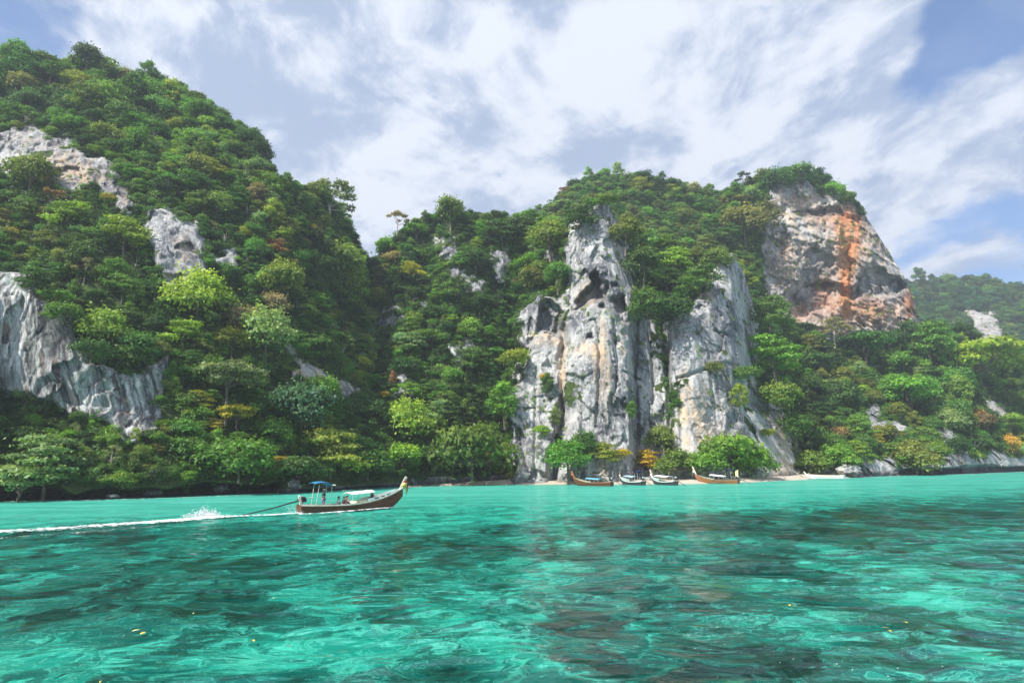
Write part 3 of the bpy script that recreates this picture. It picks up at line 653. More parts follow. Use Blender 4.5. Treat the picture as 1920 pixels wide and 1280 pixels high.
def leaves(centres, normals, size, shade, tip, aspect=.55, jitter=.55):
    """one small folded leaf (two triangles) per centre"""
    n = len(centres); nr = normals + rng.normal(0, jitter, (n, 3)); nr /= np.linalg.norm(nr, axis=1, keepdims=True) + 1e-9
    a = np.cross(nr, rng.normal(0, 1, (n, 3))); a /= np.linalg.norm(a, axis=1, keepdims=True) + 1e-9
    b = np.cross(nr, a); s = size * rng.uniform(.65, 1.35, (n, 1))
    v = np.stack([centres - a * s, centres + b * s * aspect - nr * s * .12, centres + a * s, centres - b * s * aspect - nr * s * .12], 1)
    return v.reshape(-1, 3), np.arange(n * 4).reshape(n, 4), np.repeat(np.stack([shade, tip, shade, np.ones(n)], 1), 4, 0)
def tube(pts, rad, sides=6):
    V, Fc = [], []
    pts = [np.array(p, float) for p in pts]
    for k, p in enumerate(pts):
        d = pts[min(k + 1, len(pts) - 1)] - pts[max(k - 1, 0)]; d /= np.linalg.norm(d) + 1e-9
        a = np.cross(d, [0.3, 1, .2] if abs(d[1]) < .9 else [1, 0, 0]); a /= np.linalg.norm(a); b = np.cross(d, a)
        for s in range(sides):
            an = 2 * math.pi * s / sides; V.append(p + (a * math.cos(an) + b * math.sin(an)) * rad[k])
    for k in range(len(pts) - 1):
        for s in range(sides):
            s2 = (s + 1) % sides; Fc.append((k * sides + s, k * sides + s2, (k + 1) * sides + s2, (k + 1) * sides + s))
    return V, Fc
def build_mesh(name, V, Fc, mats, smooth=True, mi=None):
    me = bpy.data.meshes.new(name); me.from_pydata([tuple(map(float, v)) for v in V], [], [tuple(map(int, f)) for f in Fc])
    for m in mats: me.materials.append(m)
    if smooth: me.polygons.foreach_set('use_smooth', [True] * len(me.polygons))
    if mi: me.polygons.foreach_set('material_index', mi)
    me.update(); return me
def crown_lobes(style, r):
    L = []
    if style == 'round':
        L.append((0, 0, .95, .62, .60))
        for k in range(11):
            a = k * 2.4 + r.random(); e = r.uniform(.05, 1.25); q = .62 * math.cos(e)
            L.append((q * math.cos(a), q * math.sin(a), .85 + .62 * math.sin(e) - .25, r.uniform(.30, .42), r.uniform(.24, .34)))
    elif style == 'layered':
        for k in range(10):
            a = k * 2.4 + r.random(); h = .45 + k / 9 * .95; q = (.72 - .45 * (k / 9) ** 1.5) * r.uniform(.7, 1.1)
            L.append((q * math.cos(a), q * math.sin(a), h, r.uniform(.34, .5), r.uniform(.11, .17)))
        L.append((0, 0, .8, .45, .4))
    elif style == 'umbrella':
        for k in range(12):
            a = k * 2.4 + r.random(); q = .78 * math.sqrt((k + .5) / 12)
            L.append((q * math.cos(a), q * math.sin(a), 1.30 - .45 * q * q + r.uniform(-.06, .06), r.uniform(.28, .40), r.uniform(.10, .15)))
        for k in range(3):
            a = k * 2.1; L.append((.5 * math.cos(a), .5 * math.sin(a), .85, .33, .15))
    elif style == 'tall':
        for k in range(12):
            a = k * 2.4 + r.random(); h = .4 + k / 11 * 1.45; q = .42 * math.sin(math.pi * (.15 + .8 * k / 11)) + .08
            L.append((q * math.cos(a), q * math.sin(a), h, r.uniform(.27, .38), r.uniform(.2, .3)))
    elif style == 'airy':
        for k in range(13):
            a = k * 2.4 + r.random(); e = r.uniform(-.1, 1.3); q = .85 * math.cos(e) * r.uniform(.6, 1.0)
            L.append((q * math.cos(a), q * math.sin(a), .85 + .7 * math.sin(e), r.uniform(.16, .26), r.uniform(.09, .15)))
    elif style == 'shrub':
        L.append((0, 0, .35, .7, .5))
        for k in range(10):
            a = k * 2.4 + r.random(); e = r.uniform(0, 1.2); q = .68 * math.cos(e)
            L.append((q * math.cos(a), q * math.sin(a), .22 + .5 * math.sin(e), r.uniform(.28, .42), r.uniform(.22, .32)))
    return L
def make_crown(name, style, seed, nleaf, size):
    r = random.Random(seed); L = crown_lobes(style, r); C, N, Sh, Tp = [], [], [], []
    wsum = sum(l[3] ** 2 + .03 for l in L)
    for cx, cy, cz, rr, rz in L:
        k = int(nleaf * (rr ** 2 + .03) / wsum)
        d = rng.normal(0, 1, (k, 3)); d[:, 2] = np.where(rng.random(k) < .72, np.abs(d[:, 2]), d[:, 2]); d /= np.linalg.norm(d, axis=1, keepdims=True)
        rad = rng.uniform(.62, 1.06, (k, 1)) * (1 + .34 * np.sin(d[:, :1] * 7 + cx * 9) * np.cos(d[:, 1:2] * 6 + cy * 5)) * (1 + (rng.random((k, 1)) < .12) * rng.uniform(0, .45, (k, 1)))
        C.append(np.array([cx, cy, cz]) + d * rad * np.array([rr, rr, rz])); nn = d * np.array([1, 1, 1.2 * rr / rz]); nn[:, 2] += .35
        N.append(nn / np.linalg.norm(nn, axis=1, keepdims=True)); base = r.uniform(.2, .75)
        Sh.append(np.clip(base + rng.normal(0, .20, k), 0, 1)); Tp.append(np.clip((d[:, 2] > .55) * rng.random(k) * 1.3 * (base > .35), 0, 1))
    C, N, Sh, Tp = map(np.concatenate, (C, N, Sh, Tp))
    v, f, a = leaves(C, N, size, Sh, Tp, .6)
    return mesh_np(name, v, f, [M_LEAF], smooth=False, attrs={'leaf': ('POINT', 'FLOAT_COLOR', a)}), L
def make_trunk(name, style, L, seed, mat):
    r = random.Random(seed); V, Fc = [], []
    def addt(pts, rad, sides=6):
        v, f = tube(pts, rad, sides); o = len(V); V.extend(v); Fc.extend([tuple(i + o for i in q) for q in f])
    top = .75 if style != 'shrub' else .2; th = .038 if style != 'shrub' else .025
    j = lambda s: r.uniform(-s, s)
    mid = (j(.05), j(.05), top * .5); tp = (j(.08), j(.08), top)
    addt([(0, 0, -.45 if style != 'shrub' else -.12), (0, 0, 0), mid, tp, (tp[0], tp[1], top + .35)], [th * 1.5, th * 1.2, th, th * .8, th * .3])
    for k, l in enumerate(L[1:8] if style != 'umbrella' else L[:9]):
        s = .35 + .5 * r.random()
        st = (mid[0] + (tp[0] - mid[0]) * s, mid[1] + (tp[1] - mid[1]) * s, mid[2] + (tp[2] - mid[2]) * s)
        md = (st[0] * .5 + l[0] * .5, st[1] * .5 + l[1] * .5, st[2] * .55 + l[2] * .45 - .03)
        addt([st, md, (l[0], l[1], l[2])], [th * .45, th * .32, th * .12], 5)
    return build_mesh(name, V, Fc, [mat])
PROTO = {}
for style, seeds, nl, sz in [('round', (1, 2, 3), 3600, .052), ('layered', (4, 5, 6), 3400, .052), ('umbrella', (7, 8), 3200, .052), ('tall', (9, 10), 3400, .052), ('airy', (11, 12), 2000, .044), ('shrub', (13, 14), 3000, .054)]:
    PROTO[style] = []
    for s in seeds:
        cm, L = make_crown('crown', style, s, nl, sz); tm = make_trunk('trunk', style, L, s, M_PALEBARK if style == 'airy' else M_BARK)
        PROTO[style].append((cm, tm))
TONES = {'dark green': (.044, .104, .022), 'deep green': (.066, .155, .029), 'mid green': (.105, .225, .036), 'bright green': (.155, .300, .040), 'olive': (.165, .225, .044),
         'yellow-green': (.26, .36, .045), 'golden yellow': (.50, .40, .05), 'rust brown': (.28, .16, .07), 'blue-green': (.050, .165, .070), 'grey-green': (.17, .24, .10), 'tan': (.31, .27, .13), 'pale green': (.21, .32, .12)}
SHAPE_WORD = {'round': 'round-crowned', 'layered': 'layered', 'umbrella': 'flat-topped', 'tall': 'tall narrow', 'airy': 'sparse airy', 'shrub': 'low bushy'}

TREES = []      # dicts: p, r, style, var, tone, yaw, tilt, label, group, hero
def hero(x, y, wpx, tone, style, label, L=None, cat='tree'):
    L = L or LM
    i0 = int(np.clip(np.searchsorted(L.xs, x), 0, len(L.xs) - 1))
    ch = {'round': 1.0, 'layered': .9, 'umbrella': 1.15, 'tall': 1.1, 'airy': 1.0, 'shrub': .45}[style]
    wpx = wpx * 1.12; sk = .12 if style == 'shrub' else (.62 if style == 'airy' else .62); by = y + wpx / 2 * (ch - sk) * .9
    q, i, j = land_at(L, x, min(by, L.foot[i0] - 3))
    D = q[1]
    if any(k in label for k in ('buttress', 'overhang', 'cave pillar')):      # rooted on the rock edge, not on the slope behind it
        for dx in (-.35, .35, -.2, .2): D = min(D, land_at(L, x + dx * wpx, min(by, L.foot[i0] - 3))[0][1])
    r = wpx / 2 / F * D
    by_ = by if by < L.foot[i0] + 14 else L.foot[i0] + 2
    Dn = D - .5 * r
    if by_ > L.foot[i0] - 4 and (x < 700 or x > 1600): Dn = D - .2
    p = pt(x, y, Dn); p[2] -= ch * r
    TREES.append(dict(p=p, r=r, style=style, var=random.randrange(9), tone=tone, yaw=random.uniform(0, 6.28), tilt=(random.uniform(-.08, .08), random.uniform(-.08, .08)), label=label, group=None, hero=True, cat=cat))
HEROES = [
 (165, 108, 62, 'dark green', 'round', 'dark dome-shaped tree breaking the skyline on top of the jungle hill'),
 (30, 100, 60, 'mid green', 'round', 'mid green tree on the hilltop at the edge of the photo'),
 (62, 320, 90, 'olive', 'round', 'olive bushy tree covering part of the upper pinkish rock band'),
 (135, 400, 70, 'yellow-green', 'layered', 'pale yellow-green tree just under the upper pinkish rock band'),
 (95, 372, 50, 'rust brown', 'airy', 'reddish brown half-bare tree under the upper rock band'),
 (235, 440, 80, 'yellow-green', 'layered', 'yellow-green layered tree beside the grey rock slab'),
 (375, 555, 115, 'yellow-green', 'round', 'broad glowing yellow-green tree below the grey rock slab'),
 (345, 620, 70, 'yellow-green', 'layered', 'yellow-tipped tree under the broad yellow-green tree'),
 (62, 520, 62, 'deep green', 'layered', 'deep green layered tree over the top corner of the streaked overhang'),
 (120, 585, 66, 'mid green', 'shrub', 'mid green shrub draped over the dark hollow of the streaked overhang'),
 (172, 655, 70, 'deep green', 'shrub', 'deep green shrub hanging over the middle rim of the streaked overhang'),
 (225, 672, 76, 'mid green', 'shrub', 'mid green shrub hanging over the rim above the green-white streaks'),
 (285, 655, 66, 'olive', 'shrub', 'olive shrub on the outer corner of the streaked overhang'),
 (108, 550, 56, 'bright green', 'umbrella', 'flat bright green tree on the dark ledge above the streaked overhang'),
 (160, 500, 56, 'tan', 'airy', 'silvery tan tree with pale twigs above the streaked overhang'),
 (232, 532, 62, 'bright green', 'layered', 'bright green layered crown above the ledge over the streaked overhang'),
 (195, 615, 95, 'bright green', 'round', 'bright lime-lit tree rooted on the edge of the streaked overhang'),
 (260, 650, 90, 'deep green', 'round', 'deep green tree hanging over the streaked rock overhang'),
 (430, 690, 120, 'grey-green', 'umbrella', 'wide pale grey-green umbrella tree below the overhang tip'),
 (447, 770, 66, 'golden yellow', 'umbrella', 'golden yellow flat-topped tree above the shore'),
 (402, 795, 36, 'golden yellow', 'layered', 'small golden tree beside the golden yellow flat-topped one'),
 (515, 570, 60, 'tan', 'round', 'tan yellow flowering tree on the middle of the slope'),
 (525, 525, 90, 'olive', 'round', 'olive dome tree standing above the tan flowering tree'),
 (500, 620, 110, 'pale green', 'round', 'pale green vine-draped tree in the valley fold'),
 (635, 500, 110, 'bright green', 'round', 'bright green tree in the dip between the two hills'),
 (745, 412, 46, 'tan', 'airy', 'nearly bare tree sticking out of the saddle skyline'),
 (845, 392, 66, 'olive', 'round', 'pale olive tree rising highest on the middle ridge skyline'),
 (618, 372, 100, 'pale green', 'airy', 'pale see-through tree leaning out from the hill shoulder into the sky'),
 (768, 790, 92, 'yellow-green', 'round', 'yellow-green tree standing above the moving boat prow'),
 (755, 850, 80, 'yellow-green', 'shrub', 'yellow-green shrub beneath the yellow-green tree near the boat'),
 (522, 857, 34, 'golden yellow', 'umbrella', 'small golden bush above the moving boat stern'),
 (450, 856, 150, 'mid green', 'shrub', 'big rounded mid green tree covering the shore rocks'),
 (570, 760, 130, 'blue-green', 'round', 'large dark blue-green tree behind the moving boat'),
 (885, 845, 150, 'mid green', 'shrub', 'big leafy bush beside the foot of the cave pillar'),
 (690, 870, 90, 'mid green', 'shrub', 'mid green shrub behind the canopy of the moving boat'),
 (560, 880, 90, 'deep green', 'shrub', 'deep green shrub hanging over the white-topped boulder'),
 (620, 850, 100, 'yellow-green', 'layered', 'light layered tree behind the helmsman'),
 (945, 745, 70, 'bright green', 'tall', 'bright green climber mass on the shaded edge of the cave pillar'),
 (968, 670, 56, 'yellow-green', 'shrub', 'lime green ivy spilling over the shoulder of the cave pillar'),
 (1026, 722, 34, 'deep green', 'tall', 'narrow shrub with dark leaves clinging to the cave pillar crack'),
 (1022, 706, 24, 'golden yellow', 'shrub', 'orange-yellow bush topping the narrow shrub on the cave pillar'),
 (1042, 782, 32, 'olive', 'tall', 'olive shrub growing from the crack of the cave pillar'),
 (1016, 808, 32, 'yellow-green', 'shrub', 'small lime bush on the face of the cave pillar'),
 (1064, 846, 84, 'mid green', 'round', 'green tree at the foot of the cave pillar behind the moored boat'),
 (1098, 828, 60, 'deep green', 'round', 'deep green tree leaning on the cave pillar base'),
 (1135, 845, 56, 'yellow-green', 'layered', 'yellow-green tree at the cave pillar base above the blue-roofed boat'),
 (1165, 850, 34, 'golden yellow', 'shrub', 'small golden bush at the cave pillar base'),
 (1215, 862, 46, 'golden yellow', 'layered', 'golden bush at the gap between the two limestone pillars'),
 (1243, 818, 58, 'olive', 'round', 'olive brown tree in front of the gap between the pillars'),
 (1268, 858, 76, 'mid green', 'round', 'mid green tree at the foot of the pale buttress'),
 (1362, 842, 128, 'bright green', 'shrub', 'biggest dense bright green tree mass on the beach'),
 (1322, 868, 84, 'bright green', 'shrub', 'bright shrub beside the biggest beach tree'),
 (1408, 870, 84, 'bright green', 'shrub', 'bright green shrub on the sand past the dense beach tree'),
 (1400, 700, 50, 'mid green', 'shrub', 'green shrub clinging high on the pale buttress edge'),
 (1385, 740, 46, 'yellow-green', 'tall', 'yellow-green shrub hanging on the pale buttress'),
 (1440, 810, 30, 'yellow-green', 'shrub', 'tiny lime bush low on the pale buttress'),
 (1340, 690, 34, 'olive', 'shrub', 'thin olive shrub in the middle of the pale buttress'),
 (1182, 770, 26, 'mid green', 'tall', 'slim shrub in the crack between the cave pillar and its side column'),
 (1520, 868, 66, 'bright green', 'shrub', 'bright shrub at the end of the sand beach'),
 (1562, 850, 80, 'bright green', 'round', 'bright green tree above the white beached boat'),
 (1572, 815, 46, 'rust brown', 'round', 'rusty brown tree above the white beached boat'),
 (1610, 845, 40, 'yellow-green', 'layered', 'yellow-tipped tree at the start of the rock shelf'),
 (1640, 826, 38, 'golden yellow', 'layered', 'bright yellow tree among green ones above the rock shelf'),
 (1715, 850, 90, 'olive', 'round', 'olive tree leaning over the rock shelf'),
 (1682, 846, 60, 'bright green', 'layered', 'bright green drooping tree on the rock shelf'),
 (1620, 640, 88, 'deep green', 'umbrella', 'dark umbrella tree below the orange cliff'),
 (1562, 612, 64, 'tan', 'airy', 'pale airy tree with white trunk against the orange cliff foot'),
 (1835, 655, 150, 'yellow-green', 'umbrella', 'very wide yellow-green umbrella tree on the far slope'),
 (1740, 640, 80, 'mid green', 'layered', 'mid green layered tree at the orange cliff corner'),
 (1830, 780, 56, 'rust brown', 'round', 'brown reddish tree on the lower slope'),
 (1895, 792, 56, 'yellow-green', 'umbrella', 'bright lime tree near the tan rock patch'),
 (1893, 835, 44, 'golden yellow', 'round', 'golden bush on top of the undercut rock shelf'),
 (1700, 720, 120, 'bright green', 'umbrella', 'broad bright green umbrella tree in mid slope'),
 (1030, 432, 80, 'olive', 'round', 'olive yellow tree beside the top of the cave pillar'),
 (1140, 372, 44, 'olive', 'shrub', 'olive bush crowning the tip of the cave pillar'),
 (1110, 382, 36, 'mid green', 'shrub', 'green bush on the shaded shoulder of the cave pillar tip'),
 (1000, 520, 66, 'olive', 'round', 'olive tree above the hollow of the cave pillar'),
 (1045, 510, 56, 'mid green', 'round', 'mid green tree against the upper cave pillar'),
 (1088, 405, 62, 'dark green', 'layered', 'dark green layered tree on the shaded side of the cave pillar tip'),
 (1172, 430, 66, 'olive', 'round', 'olive brown tree beside the sunlit side of the cave pillar tip'),
 (1205, 490, 80, 'deep green', 'round', 'deep green tree against the upper sunlit flank of the cave pillar'),
 (1215, 570, 84, 'deep green', 'round', 'deep green tree sitting on the side column of the cave pillar'),
 (1265, 580, 80, 'dark green', 'round', 'dark green tree in the notch above the pale buttress'),
 (1312, 520, 76, 'mid green', 'layered', 'mid green layered tree on the shoulder of the pale buttress'),
 (1345, 478, 60, 'olive', 'round', 'olive tree capping the pale buttress'),
 (1440, 590, 80, 'mid green', 'layered', 'mid green tree spilling over the far edge of the pale buttress'),
 (1450, 665, 92, 'bright green', 'layered', 'bright green layered tree overlapping the pale buttress edge'),
 (1462, 735, 90, 'olive', 'round', 'olive tree overhanging the lower pale buttress'),
 (1490, 790, 70, 'mid green', 'round', 'mid green tree above the cream foot of the pale buttress'),
 (40, 885, 110, 'pale green', 'umbrella', 'pale-leaved tree drooping over the dark shore'),
 (30, 915, 76, 'grey-green', 'layered', 'lowest grey-green tree almost touching the water'),
 (90, 850, 120, 'pale green', 'layered', 'pale green layered tree above the dark shore overhang'),
 (232, 900, 44, 'bright green', 'shrub', 'small bright bush low above the dark shore rocks'),
]
for h in HEROES: hero(*h)
for h in [(1500, 322, 60, 'mid green', 'round', 'rounded tree on the very top of the orange cliff'), (1460, 330, 70, 'deep green', 'round', 'deep green tree on the rim of the orange cliff'), (1560, 352, 50, 'bright green', 'round', 'bright tree on the sloping rim of the orange cliff'), (1590, 372, 40, 'mid green', 'shrub', 'green shrub on the descending rim of the orange cliff'),
          (1393, 335, 36, 'dark green', 'airy', 'small dark twiggy tree on the skyline before the orange cliff'), (1430, 410, 70, 'olive', 'layered', 'olive tree hugging the shaded edge of the orange cliff'), (1395, 415, 90, 'olive', 'round', 'olive brown tree beside the orange cliff')]:
    hero(*h, L=LC)

# scattered forest
def scatter(L, n, rmin, rmax, spacing, hmax=1e9, xran=(-1e9, 1e9), only=None):
    nx, nt = len(L.xs), L.nt; P3 = L.p.reshape(nx, nt, 3); rk = L.rock.reshape(nx, nt)
    a = P3[1:, :-1] - P3[:-1, :-1]; b = P3[:-1, 1:] - P3[:-1, :-1]; area = np.linalg.norm(np.cross(a, b), axis=2)
    w_ = area.ravel() / (P3[:-1, :-1, 1].ravel()) ** .35; w_ /= w_.sum()
    pick = rng.choice(len(w_), n, p=w_)
    acc = [t for t in TREES]; AP = np.array([t['p'] for t in acc] + [[1e6] * 3]); AR = np.array([t['r'] for t in acc] + [0]); hero_n = len(acc)
    AP = np.concatenate([AP, np.zeros((n, 3)) + 1e6]); AR = np.concatenate([AR, np.zeros(n)]); cnt = hero_n + 1
    out = []
    for k in pick:
        i, j = divmod(k, nt - 1); p = P3[i, j]
        if rk[i, j] > .35: continue
        if not (xran[0] < L.xs[i] < xran[1]): continue
        hgt = p[2]
        if hgt < (1.8 if L.xs[i] < 540 else 1.0) or hgt > hmax: continue
        zone = vnoise(p[None] / 22, 301)[0]
        r = rmin + (rmax - rmin) * np.clip(rng.random() ** 2.0 * 1.25 + .25 * zone, 0, 1.25)
        if hgt < 8: r *= .8
        # do not let crowns bury the cliffs
        ir = max(1, int(r / p[1] * F / 2 * .9)); i0, i1 = max(0, i - ir), min(nx - 1, i + ir)
        jr = max(1, int(r * 2.3 / p[1] * F / max(1e-6, abs(L.crest[i] - L.foot[i])) * (nt - 1))); j1 = min(nt - 1, j + jr)
        if rk[i0, j] > .5 or rk[i1, j] > .5 or rk[i, j1] > .5:
            if rng.random() < .85 or r > 2.2: 
                r = min(r, 1.5)
                if rng.random() < .5: continue
        d2 = ((AP[:cnt] - p) ** 2).sum(1); lim = (AR[:cnt] + r) * spacing
        if (d2 < lim * lim).any(): continue
        AP[cnt] = p; AR[cnt] = r; cnt += 1
        out.append((p.copy(), r, i, j))
    for p, r, i, j in out:
        z1 = vnoise(p[None] / 9, 401)[0] + rng.normal(0, .45); z2 = vnoise(p[None] / 30, 402)[0]
        if z1 < -.55: tn = 'dark green'
        elif z1 < -.1: tn = 'deep green'
        elif z1 < .3: tn = 'mid green'
        elif z1 < .62: tn = 'bright green' if z2 > -.35 else 'olive'
        else: tn = random.choice(['olive', 'yellow-green', 'bright green', 'pale green'])
        if L is LF: tn = random.choice(['dark green', 'dark green', 'deep green', 'blue-green', 'mid green'])
        if L is not LF and rng.random() < .009: tn = random.choice(['golden yellow', 'rust brown', 'tan', 'tan'])
        if L is LC and rng.random() < .15: tn = 'olive'
        st = random.choices(['round', 'layered', 'umbrella', 'tall', 'airy', 'shrub'], [5, 3.4, .8, 2.2, 1.6, 2.5 if r > 2 else 6])[0]
        st = only or st
        q = p.copy(); q[1] -= .35 * r * (j < L.nt - 4); q[2] -= (.68 if st != 'shrub' else .12) * r
        TREES.append(dict(p=q, r=r * (1.08 if st in ('umbrella', 'layered') else 1), style=st, var=random.randrange(9), tone=tn, yaw=random.uniform(0, 6.28), tilt=(random.uniform(-.15, .1), random.uniform(-.12, .12)), label=None, group=None, hero=False, cat='tree'))
scatter(LM, 60000, 1.5, 2.4, .40, hmax=4.2, xran=(-200, 955), only='shrub')
scatter(LM, 26000, 1.4, 3.9, .42, xran=(-700, 700))
scatter(LM, 22000, 1.5, 4.2, .42, xran=(700, 1500))
scatter(LM, 16000, 2.0, 6.0, .42, xran=(1500, 2600))
scatter(LC, 15000, 1.8, 4.4, .43)
nfar0 = len(TREES)
scatter(LF, 7000, 4.0, 8.0, .55)

# which trees show largest (coarse front-to-back painting)
sc_w, sc_h = 480, 320; buf = np.zeros((sc_h, sc_w), bool)
order = sorted(range(len(TREES)), key=lambda k: TREES[k]['p'][1])
for k in order:
    T = TREES[k]; c = T['p'] + np.array([0, 0, {'shrub': .5}.get(T['style'], 1.0) * T['r']]); X, Y = proj(c); T['px'], T['py'] = float(X), float(Y)
    rp = T['r'] / c[1] * F / 4; cx, cy = X / 4, Y / 4
    x0, x1, y0, y1 = int(max(0, cx - rp)), int(min(sc_w, cx + rp + 1)), int(max(0, cy - rp * .8)), int(min(sc_h, cy + rp * .8 + 1))
    T['vis'] = 0
    if x1 <= x0 or y1 <= y0: continue
    yy, xx = np.mgrid[y0:y1, x0:x1]; msk = ((xx + .5 - cx) / rp) ** 2 + ((yy + .5 - cy) / (rp * .8)) ** 2 < 1
    T['vis'] = int((msk & ~buf[y0:y1, x0:x1]).sum()); tot = max(1, int(msk.sum()))
    T['frac'] = T['vis'] / tot
    buf[y0:y1, x0:x1] |= msk
for k, T in enumerate(TREES): T['far'] = k >= nfar0
cand = sorted([T for T in TREES if not T['hero'] and T['vis'] > 8 and T['frac'] > .25], key=lambda T: -T['vis'])
n_ind = 300 - sum(T['hero'] for T in TREES)
ind = cand[:n_ind]
for T in ind: T['ind'] = True
REGIONS = [('below the streaked overhang', 0, 330, 740, 960), ('above the streaked overhang', 0, 320, 400, 740), ('above the pink rock band', 0, 250, 0, 340), ('beside the pink rock band', 200, 420, 0, 420), ('near the grey rock slab', 240, 480, 380, 560),
           ('on the steep outer shoulder', 400, 700, 150, 470), ('in the fold under the grey slab', 300, 560, 540, 740), ('behind the propeller shaft', 300, 560, 700, 960), ('behind the moving boat', 540, 800, 730, 930), ('around the tan rock streak', 500, 720, 590, 760), ('below the saddle dip', 540, 760, 440, 620),
           ('on the saddle skyline', 690, 960, 330, 480), ('left of the cave pillar', 700, 1060, 440, 640), ('above the shore by the pillar', 700, 1000, 620, 930), ('on the domed summit', 980, 1330, 280, 430), ('between the two pillars', 1160, 1420, 400, 700),
           ('on the ridge before the orange cliff', 1300, 1480, 300, 520), ('beside the pale buttress', 1380, 1560, 500, 780), ('above the beach end', 1430, 1620, 740, 900), ('under the orange cliff', 1480, 1760, 560, 700), ('above the rock shelf', 1560, 1930, 680, 880), ('before the distant hill', 1700, 1930, 580, 700), ('on the distant hill', 1640, 1930, 480, 640)]
def region(T):
    if T['far']: return 'on the distant hill'
    for nm, a, b, c, d in REGIONS:
        if a <= T['px'] < b and c <= T['py'] < d and nm != 'on the distant hill': return nm
    return 'along the outer jungle slope'
ORD = 'first second third fourth fifth sixth seventh eighth ninth tenth eleventh twelfth thirteenth fourteenth fifteenth sixteenth'.split()
byk = {}
for T in ind:
    T['region'] = region(T); T['size'] = 'big' if T['r'] > 3.2 else ('small' if T['r'] < 2.1 else 'medium')
    byk.setdefault((T['tone'], T['style'], T['size'], T['region']), []).append(T)
for (tone, st, size, rg), lst in byk.items():
    lst.sort(key=lambda T: T['px'])
    for k, T in enumerate(lst):
        tail = '' if len(lst) == 1 else f', {ORD[k]} from left'
        T['label'] = f'{size} {tone} {SHAPE_WORD[st]} tree {rg}{tail}'
        T['group'] = 'rainforest trees ' + rg

root_rot = {}
NAMES = {'shrub': 'shrub'}
def place_tree(T):
    cm, tm = PROTO[T['style']][T['var'] % len(PROTO[T['style']])]
    nm = 'shrub' if T['style'] == 'shrub' else 'rainforest_tree'
    r = T['r']
    e = empty(nm, T['p'], 0); e.rotation_euler = (T['tilt'][0], T['tilt'][1], T['yaw']); e.scale = (r * random.uniform(.92, 1.12), r * random.uniform(.92, 1.12), r * random.uniform(.88, 1.18))
    tag(e, T['label'], 'shrub' if T['style'] == 'shrub' else 'tree', T['group'])
    c = link('crown', cm, e); j = [random.uniform(.85, 1.15) for _ in range(3)]
    c['tone'] = [TONES[T['tone']][k] * j[k] * 1.0 for k in range(3)]
    link('trunk', tm, e)
for T in TREES:
    if T['hero'] or T.get('ind'):
        if T['label'] is None: continue
        place_tree(T)

# the rest of the forest: one mass of instances on points
def gn_scatter(name, points, rots, scales, tones, idxs, meshes, label):
    """meshes: crown meshes; each gets a bare object (kept out of the scene) that the nodes read"""
    n = len(points)
    me = bpy.data.meshes.new(name); me.vertices.add(n); me.vertices.foreach_set('co', np.asarray(points, np.float32).ravel())
    for nm, typ, arr, key in (('rot', 'FLOAT_VECTOR', rots, 'vector'), ('scl', 'FLOAT_VECTOR', scales, 'vector'), ('tone', 'FLOAT_COLOR', np.concatenate([tones, np.ones((n, 1))], 1), 'color'), ('idx', 'INT', idxs, 'value')):
        a = me.attributes.new(nm, typ, 'POINT'); a.data.foreach_set(key, np.asarray(arr, np.int32 if typ == 'INT' else np.float32).ravel())
    o = link(name, me); tag(o, label, None, None, 'stuff')
    g = bpy.data.node_groups.new(name, 'GeometryNodeTree'); g.interface.new_socket('Geometry', in_out='INPUT', socket_type='NodeSocketGeometry'); g.interface.new_socket('Geometry', in_out='OUTPUT', socket_type='NodeSocketGeometry')
    N, K = g.nodes, g.links; gi = N.new('NodeGroupInput'); go = N.new('NodeGroupOutput'); join = N.new('GeometryNodeJoinGeometry')
    def named(nm, dt):
        a = N.new('GeometryNodeInputNamedAttribute'); a.data_type = dt; a.inputs[0].default_value = nm; return a.outputs[0]
    ix = named('idx', 'INT'); rt = named('rot', 'FLOAT_VECTOR'); sc = named('scl', 'FLOAT_VECTOR')
    for k, mm in enumerate(meshes):
        src = bpy.data.objects.new(name + '_source', mm)
        oi = N.new('GeometryNodeObjectInfo'); oi.inputs['Object'].default_value = src; oi.inputs['As Instance'].default_value = True
        cmp_ = N.new('FunctionNodeCompare'); cmp_.data_type = 'INT'; cmp_.operation = 'EQUAL'; K.new(ix, cmp_.inputs[2]); cmp_.inputs[3].default_value = k
        ip = N.new('GeometryNodeInstanceOnPoints'); K.new(gi.outputs[0], ip.inputs['Points']); K.new(cmp_.outputs[0], ip.inputs['Selection']); K.new(oi.outputs['Geometry'], ip.inputs['Instance'])
        e2r = N.new('FunctionNodeEulerToRotation'); K.new(rt, e2r.inputs[0]); K.new(e2r.outputs[0], ip.inputs['Rotation']); K.new(sc, ip.inputs['Scale'])
        K.new(ip.outputs[0], join.inputs[0])
    K.new(join.outputs[0], go.inputs[0])
    md = o.modifiers.new('scatter', 'NODES'); md.node_group = g
    return o
FLAT = [(st, v) for st in PROTO for v in range(len(PROTO[st]))]
rest = [T for T in TREES if not T['hero'] and not T.get('ind')]
gn_scatter('rainforest', [T['p'] for T in rest], [(T['tilt'][0], T['tilt'][1], T['yaw']) for T in rest], [(T['r'], T['r'], T['r'] * random.uniform(.8, 1.25)) for T in rest], [[c * random.uniform(.85, 1.15) for c in TONES[T['tone']]] for T in rest],
           [FLAT.index((T['style'], T['var'] % len(PROTO[T['style']]))) for T in rest], [PROTO[s][v][0] for s, v in FLAT], 'dense mass of smaller rainforest trees filling the slopes')
